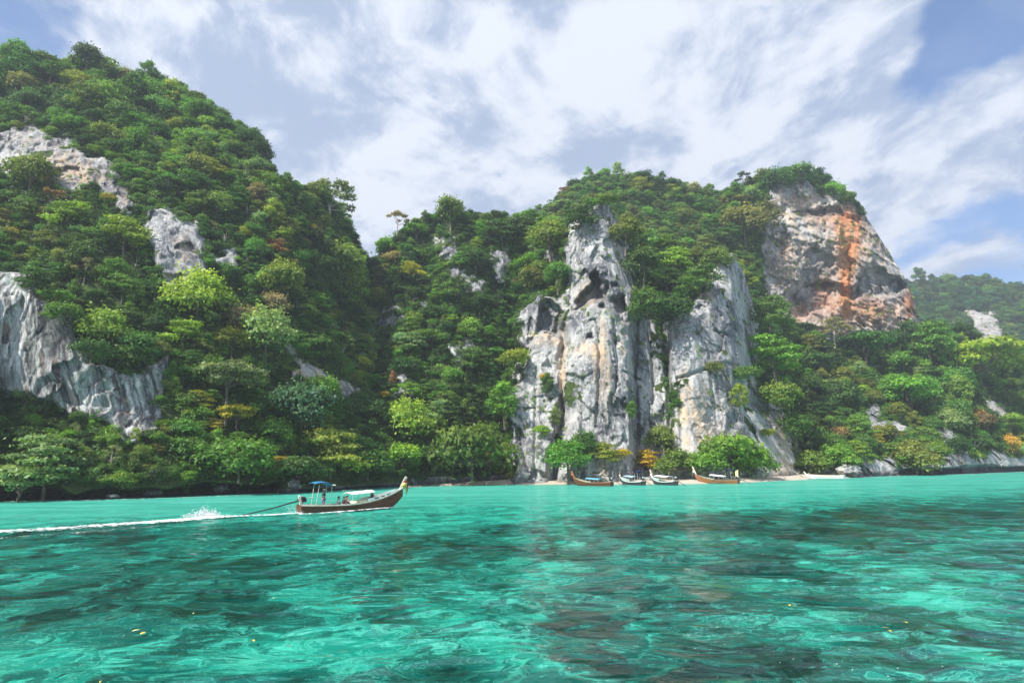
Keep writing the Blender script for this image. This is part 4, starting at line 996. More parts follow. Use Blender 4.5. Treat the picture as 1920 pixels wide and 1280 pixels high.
# undergrowth: small leafy tufts all over the green ground and in the cracks of the rock
def tuft_mesh(seed, n=150, hang=False):
    r = np.random.default_rng(seed); d = r.normal(0, 1, (n, 3)); d[:, 2] = np.abs(d[:, 2]) * .8; d /= np.linalg.norm(d, axis=1, keepdims=True)
    c = d * r.uniform(.5, 1.05, (n, 1)) * np.array([1, 1, .8])
    if hang: c[:, 2] = c[:, 2] * .5 - r.uniform(0, 2.2, n) * (r.random(n) < .6); c[:, :2] *= .55
    v, f, a = leaves(c, d, .13, np.clip(.45 + r.normal(0, .25, n), 0, 1), r.random(n) * (d[:, 2] > .6), .6, .6)
    return mesh_np('tuft', v, f, [M_LEAF], smooth=False, attrs={'leaf': ('POINT', 'FLOAT_COLOR', a)})
TUFTS = [tuft_mesh(s) for s in (1, 2, 3)] + [tuft_mesh(4, 130, True)]
def undergrowth():
    P_, R_, S_, T_, I_ = [], [], [], [], []
    tn = [np.array(TONES[k]) for k in ('dark green', 'deep green', 'mid green', 'bright green', 'olive', 'yellow-green')]
    for L, n, s0, s1, rockn in ((LM, 32000, .6, 1.7, 1500), (LC, 10000, .9, 2.2, 500), (LF, 1600, 2.5, 4.5, 20)):
        nx, nt = len(L.xs), L.nt; P3 = L.p.reshape(nx, nt, 3); rk = L.rock.reshape(nx, nt)
        area = np.linalg.norm(np.cross(P3[1:, :-1] - P3[:-1, :-1], P3[:-1, 1:] - P3[:-1, :-1]), axis=2)
        for rocky, cnt in ((False, n), (True, rockn), (None, rockn * 2)):
            ok = (rk[:-1, :-1] < .55) if rocky is False else ((rk[:-1, :-1] > .7) if rocky else ((rk[:-1, :-1] > .15) & (rk[:-1, :-1] < .97)))
            if rocky:
                nn = fbm(P3[:-1, :-1].reshape(-1, 3) / 3.5, 3, 64).reshape(ok.shape); ok = ok & (nn > .25)
            wgt = (area * ok * (P3[:-1, :-1, 2] > (2.6 if not rocky else 3))).ravel(); wgt /= wgt.sum()
            pk = rng.choice(len(wgt), cnt, p=wgt)
            for k in pk:
                i, j = divmod(k, nt - 1); p = P3[i, j]
                if L is LM and -700 < L.xs[i] < 330 and 480 < L.Y.reshape(nx, nt)[i, j] < 830 and rocky: continue
                s = rng.uniform(s0, s1) * (.38 if rocky else (.75 if rocky is None else 1))
                P_.append(p); R_.append((rng.normal(0, .2) + (.6 if not rocky else .9), 0, 0) if rng.random() < .7 else (0, 0, rng.uniform(0, 6.28))); S_.append((s,) * 3)
                c = tn[min(5, int(abs(rng.normal(1.2, 1.5))))] if not rocky else tn[rng.integers(2, 6)]
                T_.append(c * rng.uniform(.8, 1.2)); I_.append(int(rng.integers(0, 4)))
    gn_scatter('undergrowth', P_, R_, S_, np.array(T_), I_, TUFTS, 'low leafy undergrowth and creepers between the trees and on rock ledges')
undergrowth()
# ------------------------------------------------------------------ small mesh helpers
class MB:
    def __init__(self): self.v, self.f = [], []
    def add(self, V, Fc):
        o = len(self.v); self.v += [tuple(map(float, p)) for p in V]; self.f += [tuple(int(i) + o for i in q) for q in Fc]; return self
    def box(self, c, s, rz=0, ry=0, rx=0):
        M = Matrix.Translation(c) @ Matrix.Rotation(rz, 4, 'Z') @ Matrix.Rotation(ry, 4, 'Y') @ Matrix.Rotation(rx, 4, 'X')
        V = [M @ Vector((x * s[0] / 2, y * s[1] / 2, z * s[2] / 2)) for x in (-1, 1) for y in (-1, 1) for z in (-1, 1)]
        return self.add(V, [(0, 1, 3, 2), (4, 6, 7, 5), (0, 4, 5, 1), (2, 3, 7, 6), (0, 2, 6, 4), (1, 5, 7, 3)])
    def tube(self, pts, rad, sides=8):
        if not isinstance(rad, (list, tuple)): rad = [rad] * len(pts)
        V, Fc = tube(pts, rad, sides); n = len(pts)
        Fc += [tuple(range(sides))[::-1], tuple(range((n - 1) * sides, n * sides))]
        return self.add(V, Fc)
    def loft(self, rings, close=False):
        m = len(rings[0]); V = [p for r in rings for p in r]; Fc = []
        for k in range(len(rings) - 1):
            for j in range(m if close else m - 1):
                j2 = (j + 1) % m; Fc.append((k * m + j, k * m + j2, (k + 1) * m + j2, (k + 1) * m + j))
        return self.add(V, Fc)
    def sheet(self, rows, th=.03):
        """thick sheet from rows of points (offset downwards)"""
        n, m = len(rows), len(rows[0]); top = [p for r in rows for p in r]; bot = [(p[0], p[1], p[2] - th) for p in top]; N_ = n * m; Fc = []
        for i in range(n - 1):
            for j in range(m - 1):
                a, b, c, d = i * m + j, i * m + j + 1, (i + 1) * m + j + 1, (i + 1) * m + j
                Fc += [(a, b, c, d), (d + N_, c + N_, b + N_, a + N_)]
        edge = [i for i in range(m)] + [i * m + m - 1 for i in range(1, n)] + [(n - 1) * m + j for j in range(m - 2, -1, -1)] + [i * m for i in range(n - 2, 0, -1)]
        for k in range(len(edge)):
            a, b = edge[k], edge[(k + 1) % len(edge)]; Fc.append((b, a, a + N_, b + N_))
        return self.add(top + bot, Fc)
    def build(self, name, mat, parent=None, smooth=False, label=None):
        o = link(name, build_mesh(name, self.v, self.f, [mat] if not isinstance(mat, list) else mat, smooth=smooth), parent)
        if label: o['label'] = label
        return o

def wood(name, col, dark=.55):
    m, t = newmat(name); pos = t.add('ShaderNodeTexCoord').outputs['Object']
    n = t.noise(t.scalev(pos, (.5, 4, 9)), 1.4, 6, .65); n2 = t.noise(pos, 1.2, 4)
    c = t.mix(t.ramp(n, .35, .65), tuple(v * dark for v in col), col); c = t.mix(t.ramp(n2, .5, .75, 0, .45), c, (.09, .085, .08))
    b = t.add('ShaderNodeBsdfPrincipled', i={'Base Color': c, 'Roughness': .6, 'Specular IOR Level': .2, 'Normal': t.add('ShaderNodeBump', i={'Strength': .3, 'Distance': .02, 'Height': n}).outputs[0]})
    t.l.new(b.outputs[0], t.add('ShaderNodeOutputMaterial').inputs[0]); return m
MW = dict(brown=wood('weathered_brown_hull', (.19, .080, .042)), red=wood('red_brown_hull', (.20, .055, .035)), orange=wood('varnished_orange_wood', (.42, .19, .075)), tan=wood('tan_hull', (.34, .22, .12)), grey=wood('dark_grey_hull', (.07, .08, .085)),
          cream=plain('cream_paint', (.72, .66, .52), .5), white=plain('white_paint', (.80, .80, .78), .45, .4, .08), canvas=plain('white_canvas', (.82, .82, .80), .8, .1, .06), blue=plain('blue_canvas', (.03, .17, .32), .7, .2, .2), ltblue=plain('light_blue_canvas', (.15, .42, .55), .7, .2, .12),
          yellow=plain('yellow_cloth', (.80, .55, .10), .8, .1, .12), lemon=plain('pale_yellow_cloth', (.80, .76, .30), .8, .1, .1), black=plain('black_metal', (.02, .02, .022), .4, .5, .3), steel=plain('grey_steel', (.35, .35, .36), .35, .5, .2, metal=.8), dkred=plain('dark_red_cloth', (.22, .03, .03), .8, .1),
          green=plain('mint_inner_paint', (.28, .55, .46), .55, .3, .1), pole=plain('pale_pole', (.60, .56, .46), .6), navy=plain('navy_cloth', (.025, .035, .10), .85, .1), grey2=plain('violet_grey_cloth', (.26, .19, .30), .85, .1), pink=plain('mauve_cloth', (.45, .27, .36), .85, .1), rust=plain('rust_cloth', (.38, .10, .07), .85, .1),
          wht=plain('white_cloth', (.78, .77, .78), .85, .1, .08), skin=plain('skin', (.33, .18, .11), .6, .3, .1), skin2=plain('fair_skin', (.52, .33, .24), .6, .3, .1), hair=plain('black_hair', (.012, .010, .010), .5, .4), tarp=plain('cream_tarpaulin', (.74, .70, .50), .75, .1, .14), ltblu2=plain('pale_blue_cloth', (.35, .50, .68), .85, .1))

# ------------------------------------------------------------------ people
def skin_mesh(name, verts, edges, radii, mat, parent, sub=1, root=0):
    me = bpy.data.meshes.new(name); me.from_pydata(verts, edges, []); me.materials.append(mat)
    o = bpy.data.objects.new(name, me); COL.objects.link(o)
    sk = o.modifiers.new('skin', 'SKIN'); sk.use_smooth_shade = True; sk.branch_smoothing = .4
    if not me.skin_vertices: me.skin_vertices.new()
    for k, r in enumerate(radii):
        me.skin_vertices[0].data[k].radius = (r, r) if not isinstance(r, tuple) else r; me.skin_vertices[0].data[k].use_root = (k == root)
    sb = o.modifiers.new('smooth', 'SUBSURF'); sb.levels = sub; sb.render_levels = sub
    dg = bpy.context.evaluated_depsgraph_get(); ev = o.evaluated_get(dg); nm = bpy.data.meshes.new_from_object(ev)
    o.modifiers.clear(); o.data = nm; nm.name = name
    if not nm.materials: nm.materials.append(mat)
    o.parent = parent; return o
def person(loc, rz, joints, shirt, trousers, skin, label, hat=None, group=None):
    """joints: dict of 3-D joints; x forward, z up"""
    J = joints; e = empty('person', loc, rz); tag(e, label, 'person', group)
    nm = ['pelvis', 'belly', 'chest', 'neck', 'skull', 'crown', 'lsh', 'lel', 'lwr', 'lha', 'rsh', 'rel', 'rwr', 'rha', 'lhip', 'lkn', 'lan', 'lto', 'rhip', 'rkn', 'ran', 'rto']
    rd = dict(pelvis=.125, belly=.115, chest=(.15, .11), neck=.055, skull=.092, crown=.075, lsh=.062, lel=.042, lwr=.030, lha=.034, rsh=.062, rel=.042, rwr=.030, rha=.034, lhip=.088, lkn=.058, lan=.040, lto=.038, rhip=.088, rkn=.058, ran=.040, rto=.038)
    ix = {n: k for k, n in enumerate(nm)}
    E = [('pelvis', 'belly'), ('belly', 'chest'), ('chest', 'neck'), ('neck', 'skull'), ('skull', 'crown')] + [('chest', s + 'sh') for s in 'lr'] + [(s + a, s + b) for s in 'lr' for a, b in (('sh', 'el'), ('el', 'wr'), ('wr', 'ha'))] + [('pelvis', s + 'hip') for s in 'lr'] + [(s + a, s + b) for s in 'lr' for a, b in (('hip', 'kn'), ('kn', 'an'), ('an', 'to'))]
    V = [tuple(J[n]) for n in nm]
    skin_mesh('body', V, [(ix[a], ix[b]) for a, b in E], [rd[n] for n in nm], skin, e, 2)
    # fingers
    fb = MB()
    for s in 'lr':
        a, b = Vector(J[s + 'wr']), Vector(J[s + 'ha']); d = (b - a).normalized(); side = d.cross(Vector((0, 0, 1)))
        side = side.normalized() if side.length > .1 else Vector((0, 1, 0)); dn = d.cross(side)
        for k, (off, ln) in enumerate(((-.026, .055), (-.009, .07), (.009, .066), (.026, .05))):
            p0 = b + side * off; fb.tube([p0, p0 + d * ln * .6 + dn * .008, p0 + d * ln * .8 + dn * .03], [.010, .009, .007], 5)
        fb.tube([a.lerp(b, .4) + side * .03, b + side * .055, b + side * .06 + d * .03], [.012, .010, .008], 5)
    fb.build('fingers', skin, e, True)
    # face: nose, ears, brow
    hd, nk = Vector(J['skull']), Vector(J['crown']); fw = Vector(J.get('face', (1, 0, 0))).normalized(); sd_ = Vector((0, 0, 1)).cross(fw).normalized()
    h = MB(); h.tube([hd + fw * .085 + Vector((0, 0, .02)), hd + fw * .115 - Vector((0, 0, .015))], [.010, .016], 5)
    for s in (-1, 1): h.tube([hd + sd_ * s * .088 + Vector((0, 0, .03)), hd + sd_ * s * .095 - Vector((0, 0, .03))], [.014, .012], 5)
    h.build('face', skin, e, True)
    ey = MB()
    for s in (-1, 1): ey.tube([hd + fw * .084 + sd_ * s * .034 + Vector((0, 0, .018)), hd + fw * .094 + sd_ * s * .034 + Vector((0, 0, .018))], [.011, .006], 6)
    ey.tube([hd + fw * .086 - sd_ * .025 - Vector((0, 0, .045)), hd + fw * .086 + sd_ * .025 - Vector((0, 0, .045))], [.005, .005], 5)
    ey.build('eyes', MW['hair'], e)
    hc = (hd + nk) / 2 - fw * .012 + Vector((0, 0, .01)); rings = []
    for k in range(6):
        a = math.radians(-5 + k * 18); rr = .108 * math.cos(a); rings.append([(hc.x - fw.x * .01 + rr * math.cos(q), hc.y + rr * math.sin(q) * .9, hc.z + .115 * math.sin(a)) for q in [2 * math.pi * j / 10 for j in range(10)]])
    hb = MB(); hb.loft(rings, True); hb.build('hair', MW['hair'], e, True)
    # clothes follow the body a little outside it
    t = ['pelvis', 'belly', 'chest', 'neck', 'lsh', 'lel', 'rsh', 'rel']; tv = [Vector(J[n]) for n in t]
    tv[3] = Vector(J['chest']).lerp(Vector(J['neck']), .6); tv[5] = Vector(J['lsh']).lerp(Vector(J['lel']), .75); tv[7] = Vector(J['rsh']).lerp(Vector(J['rel']), .75)
    skin_mesh('shirt', [tuple(v) for v in tv], [(0, 1), (1, 2), (2, 3), (2, 4), (4, 5), (2, 6), (6, 7)], [.145, .14, (.175, .135), .08, .082, .066, .082, .066], shirt, e, 1)
    lv = [Vector(J['pelvis']), Vector(J['lhip']), Vector(J['lkn']), Vector(J['lkn']).lerp(Vector(J['lan']), .7), Vector(J['rhip']), Vector(J['rkn']), Vector(J['rkn']).lerp(Vector(J['ran']), .7)]
    skin_mesh('trousers', [tuple(v) for v in lv], [(0, 1), (1, 2), (2, 3), (0, 4), (4, 5), (5, 6)], [.142, .108, .078, .062, .108, .078, .062], trousers, e, 1)
    if hat:
        mb = MB(); c = (hd + nk) / 2 + Vector((0, 0, .05)); mb.loft([[(c.x + r * math.cos(q), c.y + r * math.sin(q), c.z + z) for q in [2 * math.pi * j / 12 for j in range(12)]] for r, z in ((.2, -.01), (.125, .0), (.115, .08), (.06, .115), (.005, .12))], True)
        mb.build('hat', hat, e, True)
    return e
STAND = dict(pelvis=(0, 0, .93), belly=(.0, 0, 1.08), chest=(.02, 0, 1.30), neck=(.03, 0, 1.46), skull=(.05, 0, 1.60), crown=(.05, 0, 1.69), lsh=(.02, .19, 1.40), lel=(.06, .25, 1.12), lwr=(.24, .22, .98), lha=(.30, .21, .95), rsh=(.02, -.19, 1.40), rel=(-.05, -.26, 1.13), rwr=(-.24, -.22, 1.02), rha=(-.31, -.20, 1.0),
             lhip=(0, .10, .86), lkn=(.05, .12, .47), lan=(.0, .13, .08), lto=(.15, .14, .04), rhip=(0, -.10, .86), rkn=(.02, -.12, .47), ran=(-.06, -.13, .08), rto=(.09, -.14, .04))
SIT = dict(pelvis=(0, 0, .12), belly=(.01, 0, .28), chest=(.05, 0, .50), neck=(.07, 0, .66), skull=(.10, 0, .79), crown=(.10, 0, .88), lsh=(.05, .19, .60), lel=(.10, .24, .34), lwr=(.32, .18, .26), lha=(.39, .16, .25), rsh=(.05, -.19, .60), rel=(.10, -.24, .34), rwr=(.32, -.16, .28), rha=(.39, -.13, .27),
           lhip=(.04, .10, .10), lkn=(.42, .14, .22), lan=(.48, .14, -.20), lto=(.62, .15, -.23), rhip=(.04, -.10, .10), rkn=(.42, -.14, .22), ran=(.46, -.14, -.20), rto=(.60, -.15, -.23))

# ------------------------------------------------------------------ longtail boats
def hull_station(s, L, B, sheer, bow_rise, keel_up):
    x = -L / 2 + s * L
    b = B * (1 - .42 * (1 - min(1, s / .45)) ** 2) * (1 - max(0, (s - .45) / .55) ** 2.1); b = max(b, .03)
    zs = sheer + .22 * (1 - min(1, s / .5)) ** 2 + bow_rise * max(0, (s - .35) / .65) ** 2.3
    zk = -.35 + keel_up * max(0, (s - .72) / .28) ** 2.6 + .10 * (1 - min(1, s / .2)) ** 2
    return x, b, zs, min(zk, zs - .12)
def longtail(loc, rz, pitch=0, L=9.8, B=.95, sheer=.62, bow_rise=1.15, keel_up=1.35, hull='brown', rail='cream', stem='tan', stem_h=1.35, roof=None, roof_span=(.3, .62), roof_h=1.45, ribbons=('yellow',), label='', group='longtail boats', engine=True, shaft=None, sunshade=None, inner='green', windows=False, cargo=None, stern_post=False):
    e = empty('longtail_boat', loc, rz); e.rotation_euler = (0, pitch, rz); tag(e, label, 'boat', group)
    n = 26; S_ = [hull_station(k / n, L, B, sheer, bow_rise, keel_up) for k in range(n + 1)]
    def ring(x, b, zs, zk, inset=0):
        b2 = max(.012, b - inset); zk2 = zk + inset * 1.5; h = zs - zk2
        prof = [(1.0, 1.0), (.96, .72), (.86, .42), (.62, .16), (.0, .0)]
        return [(x, b2 * u, zk2 + h * v) for u, v in prof] + [(x, -b2 * u, zk2 + h * v) for u, v in prof[-2::-1]]
    mb = MB(); outer = [ring(*s) for s in S_]; inn = [ring(*s, inset=.05) for s in S_]
    mb.loft(outer); m = len(outer[0])
    tr = outer[0]; mb.add([(p[0] - .01, p[1], p[2]) for p in tr] + [(tr[0][0] - .01, 0, tr[0][2])], [tuple(range(m - 1, -1, -1))])
    mb.build('hull', MW[hull], e, True)
    MB().loft([r[::-1] for r in inn]).build('inner_hull', MW[inner], e, True)
    # plank lines along each side
    for sd_ in (1, -1):
        g = MB(); g.loft([[(x - .0, sd_ * (b + o1), zs + z1) for o1, z1 in ((-.06, .0), (-.06, .05), (.045, .05), (.045, -.07), (.0, -.07))] for x, b, zs, zk in S_], True); g.build('gunwale', MW[rail], e)
        for fz in (.34, .62):
            r_ = MB(); r_.tube([(x, sd_ * (b * (.86 + .1 * (fz > .5)) + .015), zk + (zs - zk) * (fz + .08)) for x, b, zs, zk in S_[:-2]], .018, 5); r_.build('plank_seam', MW['black' if fz > .5 else hull], e)
    # floor and thwarts
    fl = MB(); fl.sheet([[(x, -b * .62, .02), (x, b * .62, .02)] for x, b, zs, zk in S_[1:-7]], .04); fl.build('floor', MW['tan'], e)
    for fx in (.16, .30, .42, .54, .66, .78):
        x, b, zs, zk = hull_station(fx, L, B, sheer, bow_rise, keel_up); MB().box((x, 0, zs - .20), (.24, b * 1.84, .045)).build('bench', MW['tan'], e)
    # prow post: a plank curving up from the bow
    xb, bb, zb, kb = S_[-1]; pr = []
    for k in range(9):
        f = k / 8; x = xb - .35 + .35 * f + .62 * f ** 1.2 * stem_h * .62; z = zb - .35 + (stem_h + .35) * f; wz = .15 - .04 * f
        pr.append([(x - wz * .9, -.045, z + wz * .5), (x - wz * .9, .045, z + wz * .5), (x + wz, .045, z - wz * .35), (x + wz, -.045, z - wz * .35)])
    p_ = MB(); p_.loft(pr, True); p_.add(pr[-1], [(0, 1, 2, 3)]); p_.build('prow_post', MW[stem], e)
    px_, pz_ = xb + .14 * stem_h, zb + .28 * stem_h
    for k, c in enumerate(ribbons):
        rb = MB(); zc = pz_ + k * .13; xc = px_ + k * .06
        rb.loft([[(xc + .17 * math.cos(q) * s_, .12 * math.sin(q) * s_, zc + dz + .05 * math.cos(q)) for q in [2 * math.pi * j / 10 for j in range(10)]] for s_, dz in ((.8, -.15), (1.5, -.09), (1.7, 0), (1.4, .09), (.8, .15))], True)
        for a in range(4):     # hanging ends
            y0 = (a - 1.5) * .05; rb.sheet([[(xc + .17 + .03 * j, y0 - .03 + .02 * math.sin(j * 1.3 + a), zc - .02 - j * (.17 + .03 * a)), (xc + .17 + .03 * j, y0 + .03 + .02 * math.sin(j * 1.3 + a), zc - .02 - j * (.17 + .03 * a))] for j in range(5)], .012)
        rb.build('ribbon_garland', MW[c], e, True)
    def cz(s): return hull_station(s, L, B, sheer, bow_rise, keel_up)
    if roof:
        s0, s1 = roof_span; rows = []
        for k in range(13):
            s = s0 + (s1 - s0) * k / 12; x, b, zs, zk = cz(s); h = .62 + roof_h + .12 * (s - s0) / (s1 - s0)
            rows.append([(x, u * (B * .98), h + .17 * (1 - u * u) + .02 * math.sin(k * 2.1)) for u in (-1, -.75, -.4, 0, .4, .75, 1)])
        MB().sheet(rows, .05).build('canopy', MW[roof], e, True)
        for s in np.linspace(s0 + .01, s1 - .01, 4):
            x, b, zs, zk = cz(s)
            for sd_ in (1, -1): MB().tube([(x, sd_ * b * .93, zs - .1), (x, sd_ * B * .95, .62 + roof_h)], .022, 6).build('canopy_post', MW['pole'], e)
    if windows:   # painted coaming with dark openings near the bow
        for sd_ in (1, -1):
            SS = [cz(s) for s in np.linspace(.60, .93, 16)]
            w_ = MB(); w_.loft([[(x, sd_ * (b + .005), zs + .05), (x, sd_ * (b - .02), zs + .30 - .10 * k / 15), (x, sd_ * (b - .06), zs + .30 - .10 * k / 15), (x, sd_ * (b - .05), zs + .05)] for k, (x, b, zs, zk) in enumerate(SS)], True); w_.build('coaming', MW['white'], e)
            for k0 in (3, 6, 9):
                q = SS[k0:k0 + 3]; MB().loft([[(x, sd_ * (b + .012), zs + .10), (x, sd_ * (b + .004), zs + .23 - .08 * (k0 + j) / 15)] for j, (x, b, zs, zk) in enumerate(q)]).build('opening', MW['black'], e)
    if cargo:
        MB().sheet([[(cz(s)[0], u * cz(s)[1] * .9, cz(s)[2] + .10 + .12 * (1 - u * u) + .05 * math.sin(s * 60 + u * 4)) for u in (-1, -.5, 0, .5, 1)] for s in np.linspace(.44, .64, 12)], .04).build('tarpaulin', MW[cargo], e, True)
    if engine:
        x, b, zs, zk = cz(.02); en = MB()
        en.box((x + .1, 0, zs + .42), (.55, .34, .34)).box((x + .15, 0, zs + .64), (.34, .28, .12)).box((x - .24, 0, zs + .44), (.16, .24, .26)); en.tube([(x + .3, .2, zs + .5), (x + .3, .26, zs + .72), (x + .05, .28, zs + .78)], .05).tube([(x - .05, -.18, zs + .55), (x + .22, -.26, zs + .60), (x + .34, -.2, zs + .45)], .04)
        en.build('engine', MW['black'], e)
        MB().box((x + .02, 0, zs + .14), (.12, .16, .42)).box((x + .02, 0, zs + .16), (.3, .42, .06)).build('engine_mount', MW['steel'], e)
        MB().box((x - .02, .0, zs + .78), (.42, .40, .06), ry=.2).box((x - .12, 0, zs + .62), (.05, .40, .32)).build('engine_cover', MW['white'], e)
        fan = MB(); fan.tube([(x + .40, 0, zs + .44), (x + .46, 0, zs + .44)], .18, 12).build('flywheel', MW['steel'], e)
        MB().tube([(x + .3, .05, zs + .55), (x + .9, .12, zs + .62), (x + 1.25, .16, zs + .60)], .022, 6).build('tiller', MW['pole'], e)
        tail = shaft or (-L / 2 - 3.6, .3, .05)
        MB().tube([(x - .2, 0, zs + .40), ((x - .2) * .5 + tail[0] * .5, tail[1] * .5, (zs + .40) * .5 + tail[2] * .5 - .06), tail], [.075, .055, .045], 8).build('propeller_shaft', MW['black'], e)
        pp = MB()
        for a in range(3):
            q = a * 2.1; pp.sheet([[(tail[0] - .02, tail[1], tail[2]), (tail[0] + .04, tail[1] + .03, tail[2])], [(tail[0] - .05, tail[1] + .16 * math.cos(q), tail[2] + .16 * math.sin(q)), (tail[0] + .06, tail[1] + .16 * math.cos(q + .5), tail[2] + .16 * math.sin(q + .5))]], .015)
        pp.build('propeller', MW['steel'], e)
    if stern_post:   # curved pale stern board
        x, b, zs, zk = S_[0]
        MB().loft([[(x - .05 + .10 * math.sin(f * 4), -.07, zk + (zs + .75 - zk) * f), (x + .16 + .12 * math.sin(f * 4), -.07, zk + (zs + .75 - zk) * f), (x + .16 + .12 * math.sin(f * 4), -.20, zk + (zs + .75 - zk) * f), (x - .05 + .10 * math.sin(f * 4), -.20, zk + (zs + .75 - zk) * f)] for f in np.linspace(0, 1, 9)], True).build('stern_board', MW['cream'], e)
    if sunshade:
        x0 = cz(.15)[0]; x1 = cz(.265)[0]; zc = cz(.2)[2]
        for x, h in ((x0, 1.86), (x1, 1.66)):
            for sd_ in (1, -1): MB().tube([(x + (-.25 if x == x0 else -.1), sd_ * .52, zc - .1), (x + .05, sd_ * .58, zc + h)], .025, 6).build('sunshade_pole', MW['pole'], e)
        rows = [[(x0 - .45 + (x1 - x0 + .75) * i / 8, u * .78, zc + 1.94 + .16 * math.sin(math.pi * i / 8) - .34 * (i / 8) ** 2 + .10 * (1 - u * u)) for u in (-1, -.5, 0, .5, 1)] for i in range(9)]
        MB().sheet(rows, .035).build('sunshade', MW[sunshade], e, True)
        MB().tube([(x1 + .3, -.8, zc + 1.74), (x1 + .3, .8, zc + 1.74)], .035, 6).build('sunshade_roll', MW['white'], e)
    return e

def on_water(x, y, z=0.0):
    d = pdir(x, y); Y = (z - CAM_Z) / d[2]; p = d * Y; return (float(p[0]), float(p[1]), z)
# the boat under way
st = Vector(on_water(560, 962)); bw_ = Vector(on_water(752, 951.5)); hd_ = math.atan2(bw_.y - st.y, bw_.x - st.x); Lm = min(10.6, (bw_ - st).length * 1.05)
ctr = st + Vector((math.cos(hd_), math.sin(hd_), 0)) * Lm / 2
Mi = (Matrix.Translation((ctr.x, ctr.y, .02)) @ Matrix.Rotation(hd_, 4, 'Z') @ Matrix.Rotation(R(-1.2), 4, 'Y')).inverted()
tail = Mi @ Vector(on_water(455, 966)); tail = (tail.x, tail.y, tail.z + .02)
main_loc, main_rz = (ctr.x, ctr.y, .02), hd_
longtail(main_loc, main_rz, pitch=R(-1.2), L=Lm, B=.98, sheer=.60, bow_rise=1.20, hull='brown', rail='cream', stem='cream', stem_h=1.05, roof='canvas', roof_span=(.44, .67), roof_h=.88, ribbons=('yellow', 'lemon', 'dkred'), shaft=tail, sunshade='blue', windows=True, cargo='tarp', stern_post=True,
         label='brown longtail boat under way with blue sunshade and white canopy', group='longtail boats')
MM = Matrix.Translation(main_loc) @ Matrix.Rotation(main_rz, 4, 'Z') @ Matrix.Rotation(R(-1.2), 4, 'Y')
def aboard(s, y, z):
    x = -Lm / 2 + s * Lm; return tuple(MM @ Vector((x, y, z)))
helm = dict(STAND); helm.update(rel=(-.12, -.24, 1.15), rwr=(-.30, -.16, 1.10), rha=(-.36, -.14, 1.09))
person(aboard(.215, .0, .30), main_rz + .15, helm, MW['navy'], MW['grey2'], MW['skin'], 'standing boat driver in dark blue shirt under the blue sunshade', hat=MW['wht'])
SEATS = [(.335, -.25, 'wht', 'navy', 'hair', 'seated passenger in white nearest the boat driver'), (.365, .35, 'navy', 'navy', None, 'seated passenger in dark clothes beside the one in white'), (.385, -.32, 'rust', 'dkred', None, 'seated passenger in rusty red top'), (.425, -.30, 'pink', 'wht', None, 'seated passenger in mauve top behind the tarpaulin'), (.455, .2, 'grey2', 'navy', None, 'seated passenger in violet grey top'),
         (.665, -.15, 'navy', 'navy', None, 'dark haired passenger sitting under the front of the white canopy'), (.69, .30, 'hair', 'navy', None, 'passenger in black sitting farthest forward under the white canopy')]
for s, y, a, b, h, lb in SEATS:
    zz = hull_station(s, Lm, .98, .60, 1.20, 1.35)[2]
    person(aboard(s, y, zz - .20 if s < .6 else zz - .05), main_rz + random.uniform(-.3, .3) + (0 if s > .6 else 3.1 * (s > .41)), SIT, MW[a], MW[b], MW['skin' if h else 'skin2'], lb, hat=None)
for (s, y, c, sz, lb) in [(.36, -.6, 'wht', .3, 'white bag lying by the gunwale of the moving boat'), (.41, .05, 'black', .4, 'black duffel bag between the seated passengers')]:
    z = hull_station(s, Lm, .98, .60, 1.20, 1.35)[2] - .18
    mb = MB(); mb.loft([[(sz * f - sz / 2, rr * math.cos(q), rr * .8 * math.sin(q) + .14) for q in [2 * math.pi * j / 10 for j in range(10)]] for f, rr in ((0, .03), (.1, .14), (.5, .17), (.9, .14), (1, .03))], True)
    mb.tube([(-sz * .3, 0, .26), (0, 0, .38), (sz * .3, 0, .26)], .02, 6)
    o = mb.build('travel_bag', MW[c], None, True); o.location = aboard(s, y, z); o.rotation_euler = (0, 0, main_rz + .6); tag(o, lb, 'bag')

# boats at the beach
def boat_px(xs_, xb_, y, **k):
    """stern and bow picture columns along the same waterline row"""
    a = Vector(on_water(xs_, y)); L = k.pop('L'); b0 = on_water(xb_, y); dx = b0[0] - a.x
    ang = math.acos(max(-1, min(1, dx / L))); ang = ang if k.pop('away', True) else -ang
    c = a + Vector((math.cos(ang), math.sin(ang), 0)) * L / 2
    if not k.get('_', True): pass
    return longtail((c.x, c.y, k.pop('z', .0)), ang, L=L, **k)
boat_px(1148, 1078, 911.0, L=8.9, away=True, hull='brown', rail='orange', stem='orange', stem_h=1.15, bow_rise=.95, roof='ltblue', roof_span=(.28, .62), roof_h=.62, ribbons=('rust', 'orange'), pitch=R(-1), sunshade=None, label='dark longtail boat with orange prow and light blue canopy at anchor')
boat_px(1207, 1174, 909.5, L=8.6, away=True, hull='grey', rail='white', stem='tan', stem_h=1.0, bow_rise=.8, roof='ltblu2', roof_span=(.3, .7), roof_h=.9, ribbons=('cream',), pitch=R(-1), label='small longtail boat with pale blue canopy facing the beach', sunshade='navy')
boat_px(1268, 1236, 909.5, L=8.4, away=True, hull='grey', rail='white', stem='cream', stem_h=1.35, bow_rise=.8, roof='canvas', roof_span=(.25, .75), roof_h=.9, ribbons=('wht',), pitch=R(-1), label='dark hulled longtail boat with white canopy and tall white prow')
boat_px(1385, 1312, 906.5, z=.12, L=9.3, away=True, hull='orange', rail='tan', stem='cream', stem_h=1.5, bow_rise=.85, roof='canvas', roof_span=(.28, .62), roof_h=.75, ribbons=('wht', 'cream'), pitch=R(-3.5), sunshade='navy', label='varnished wooden longtail boat with white canopy and long pale prow')
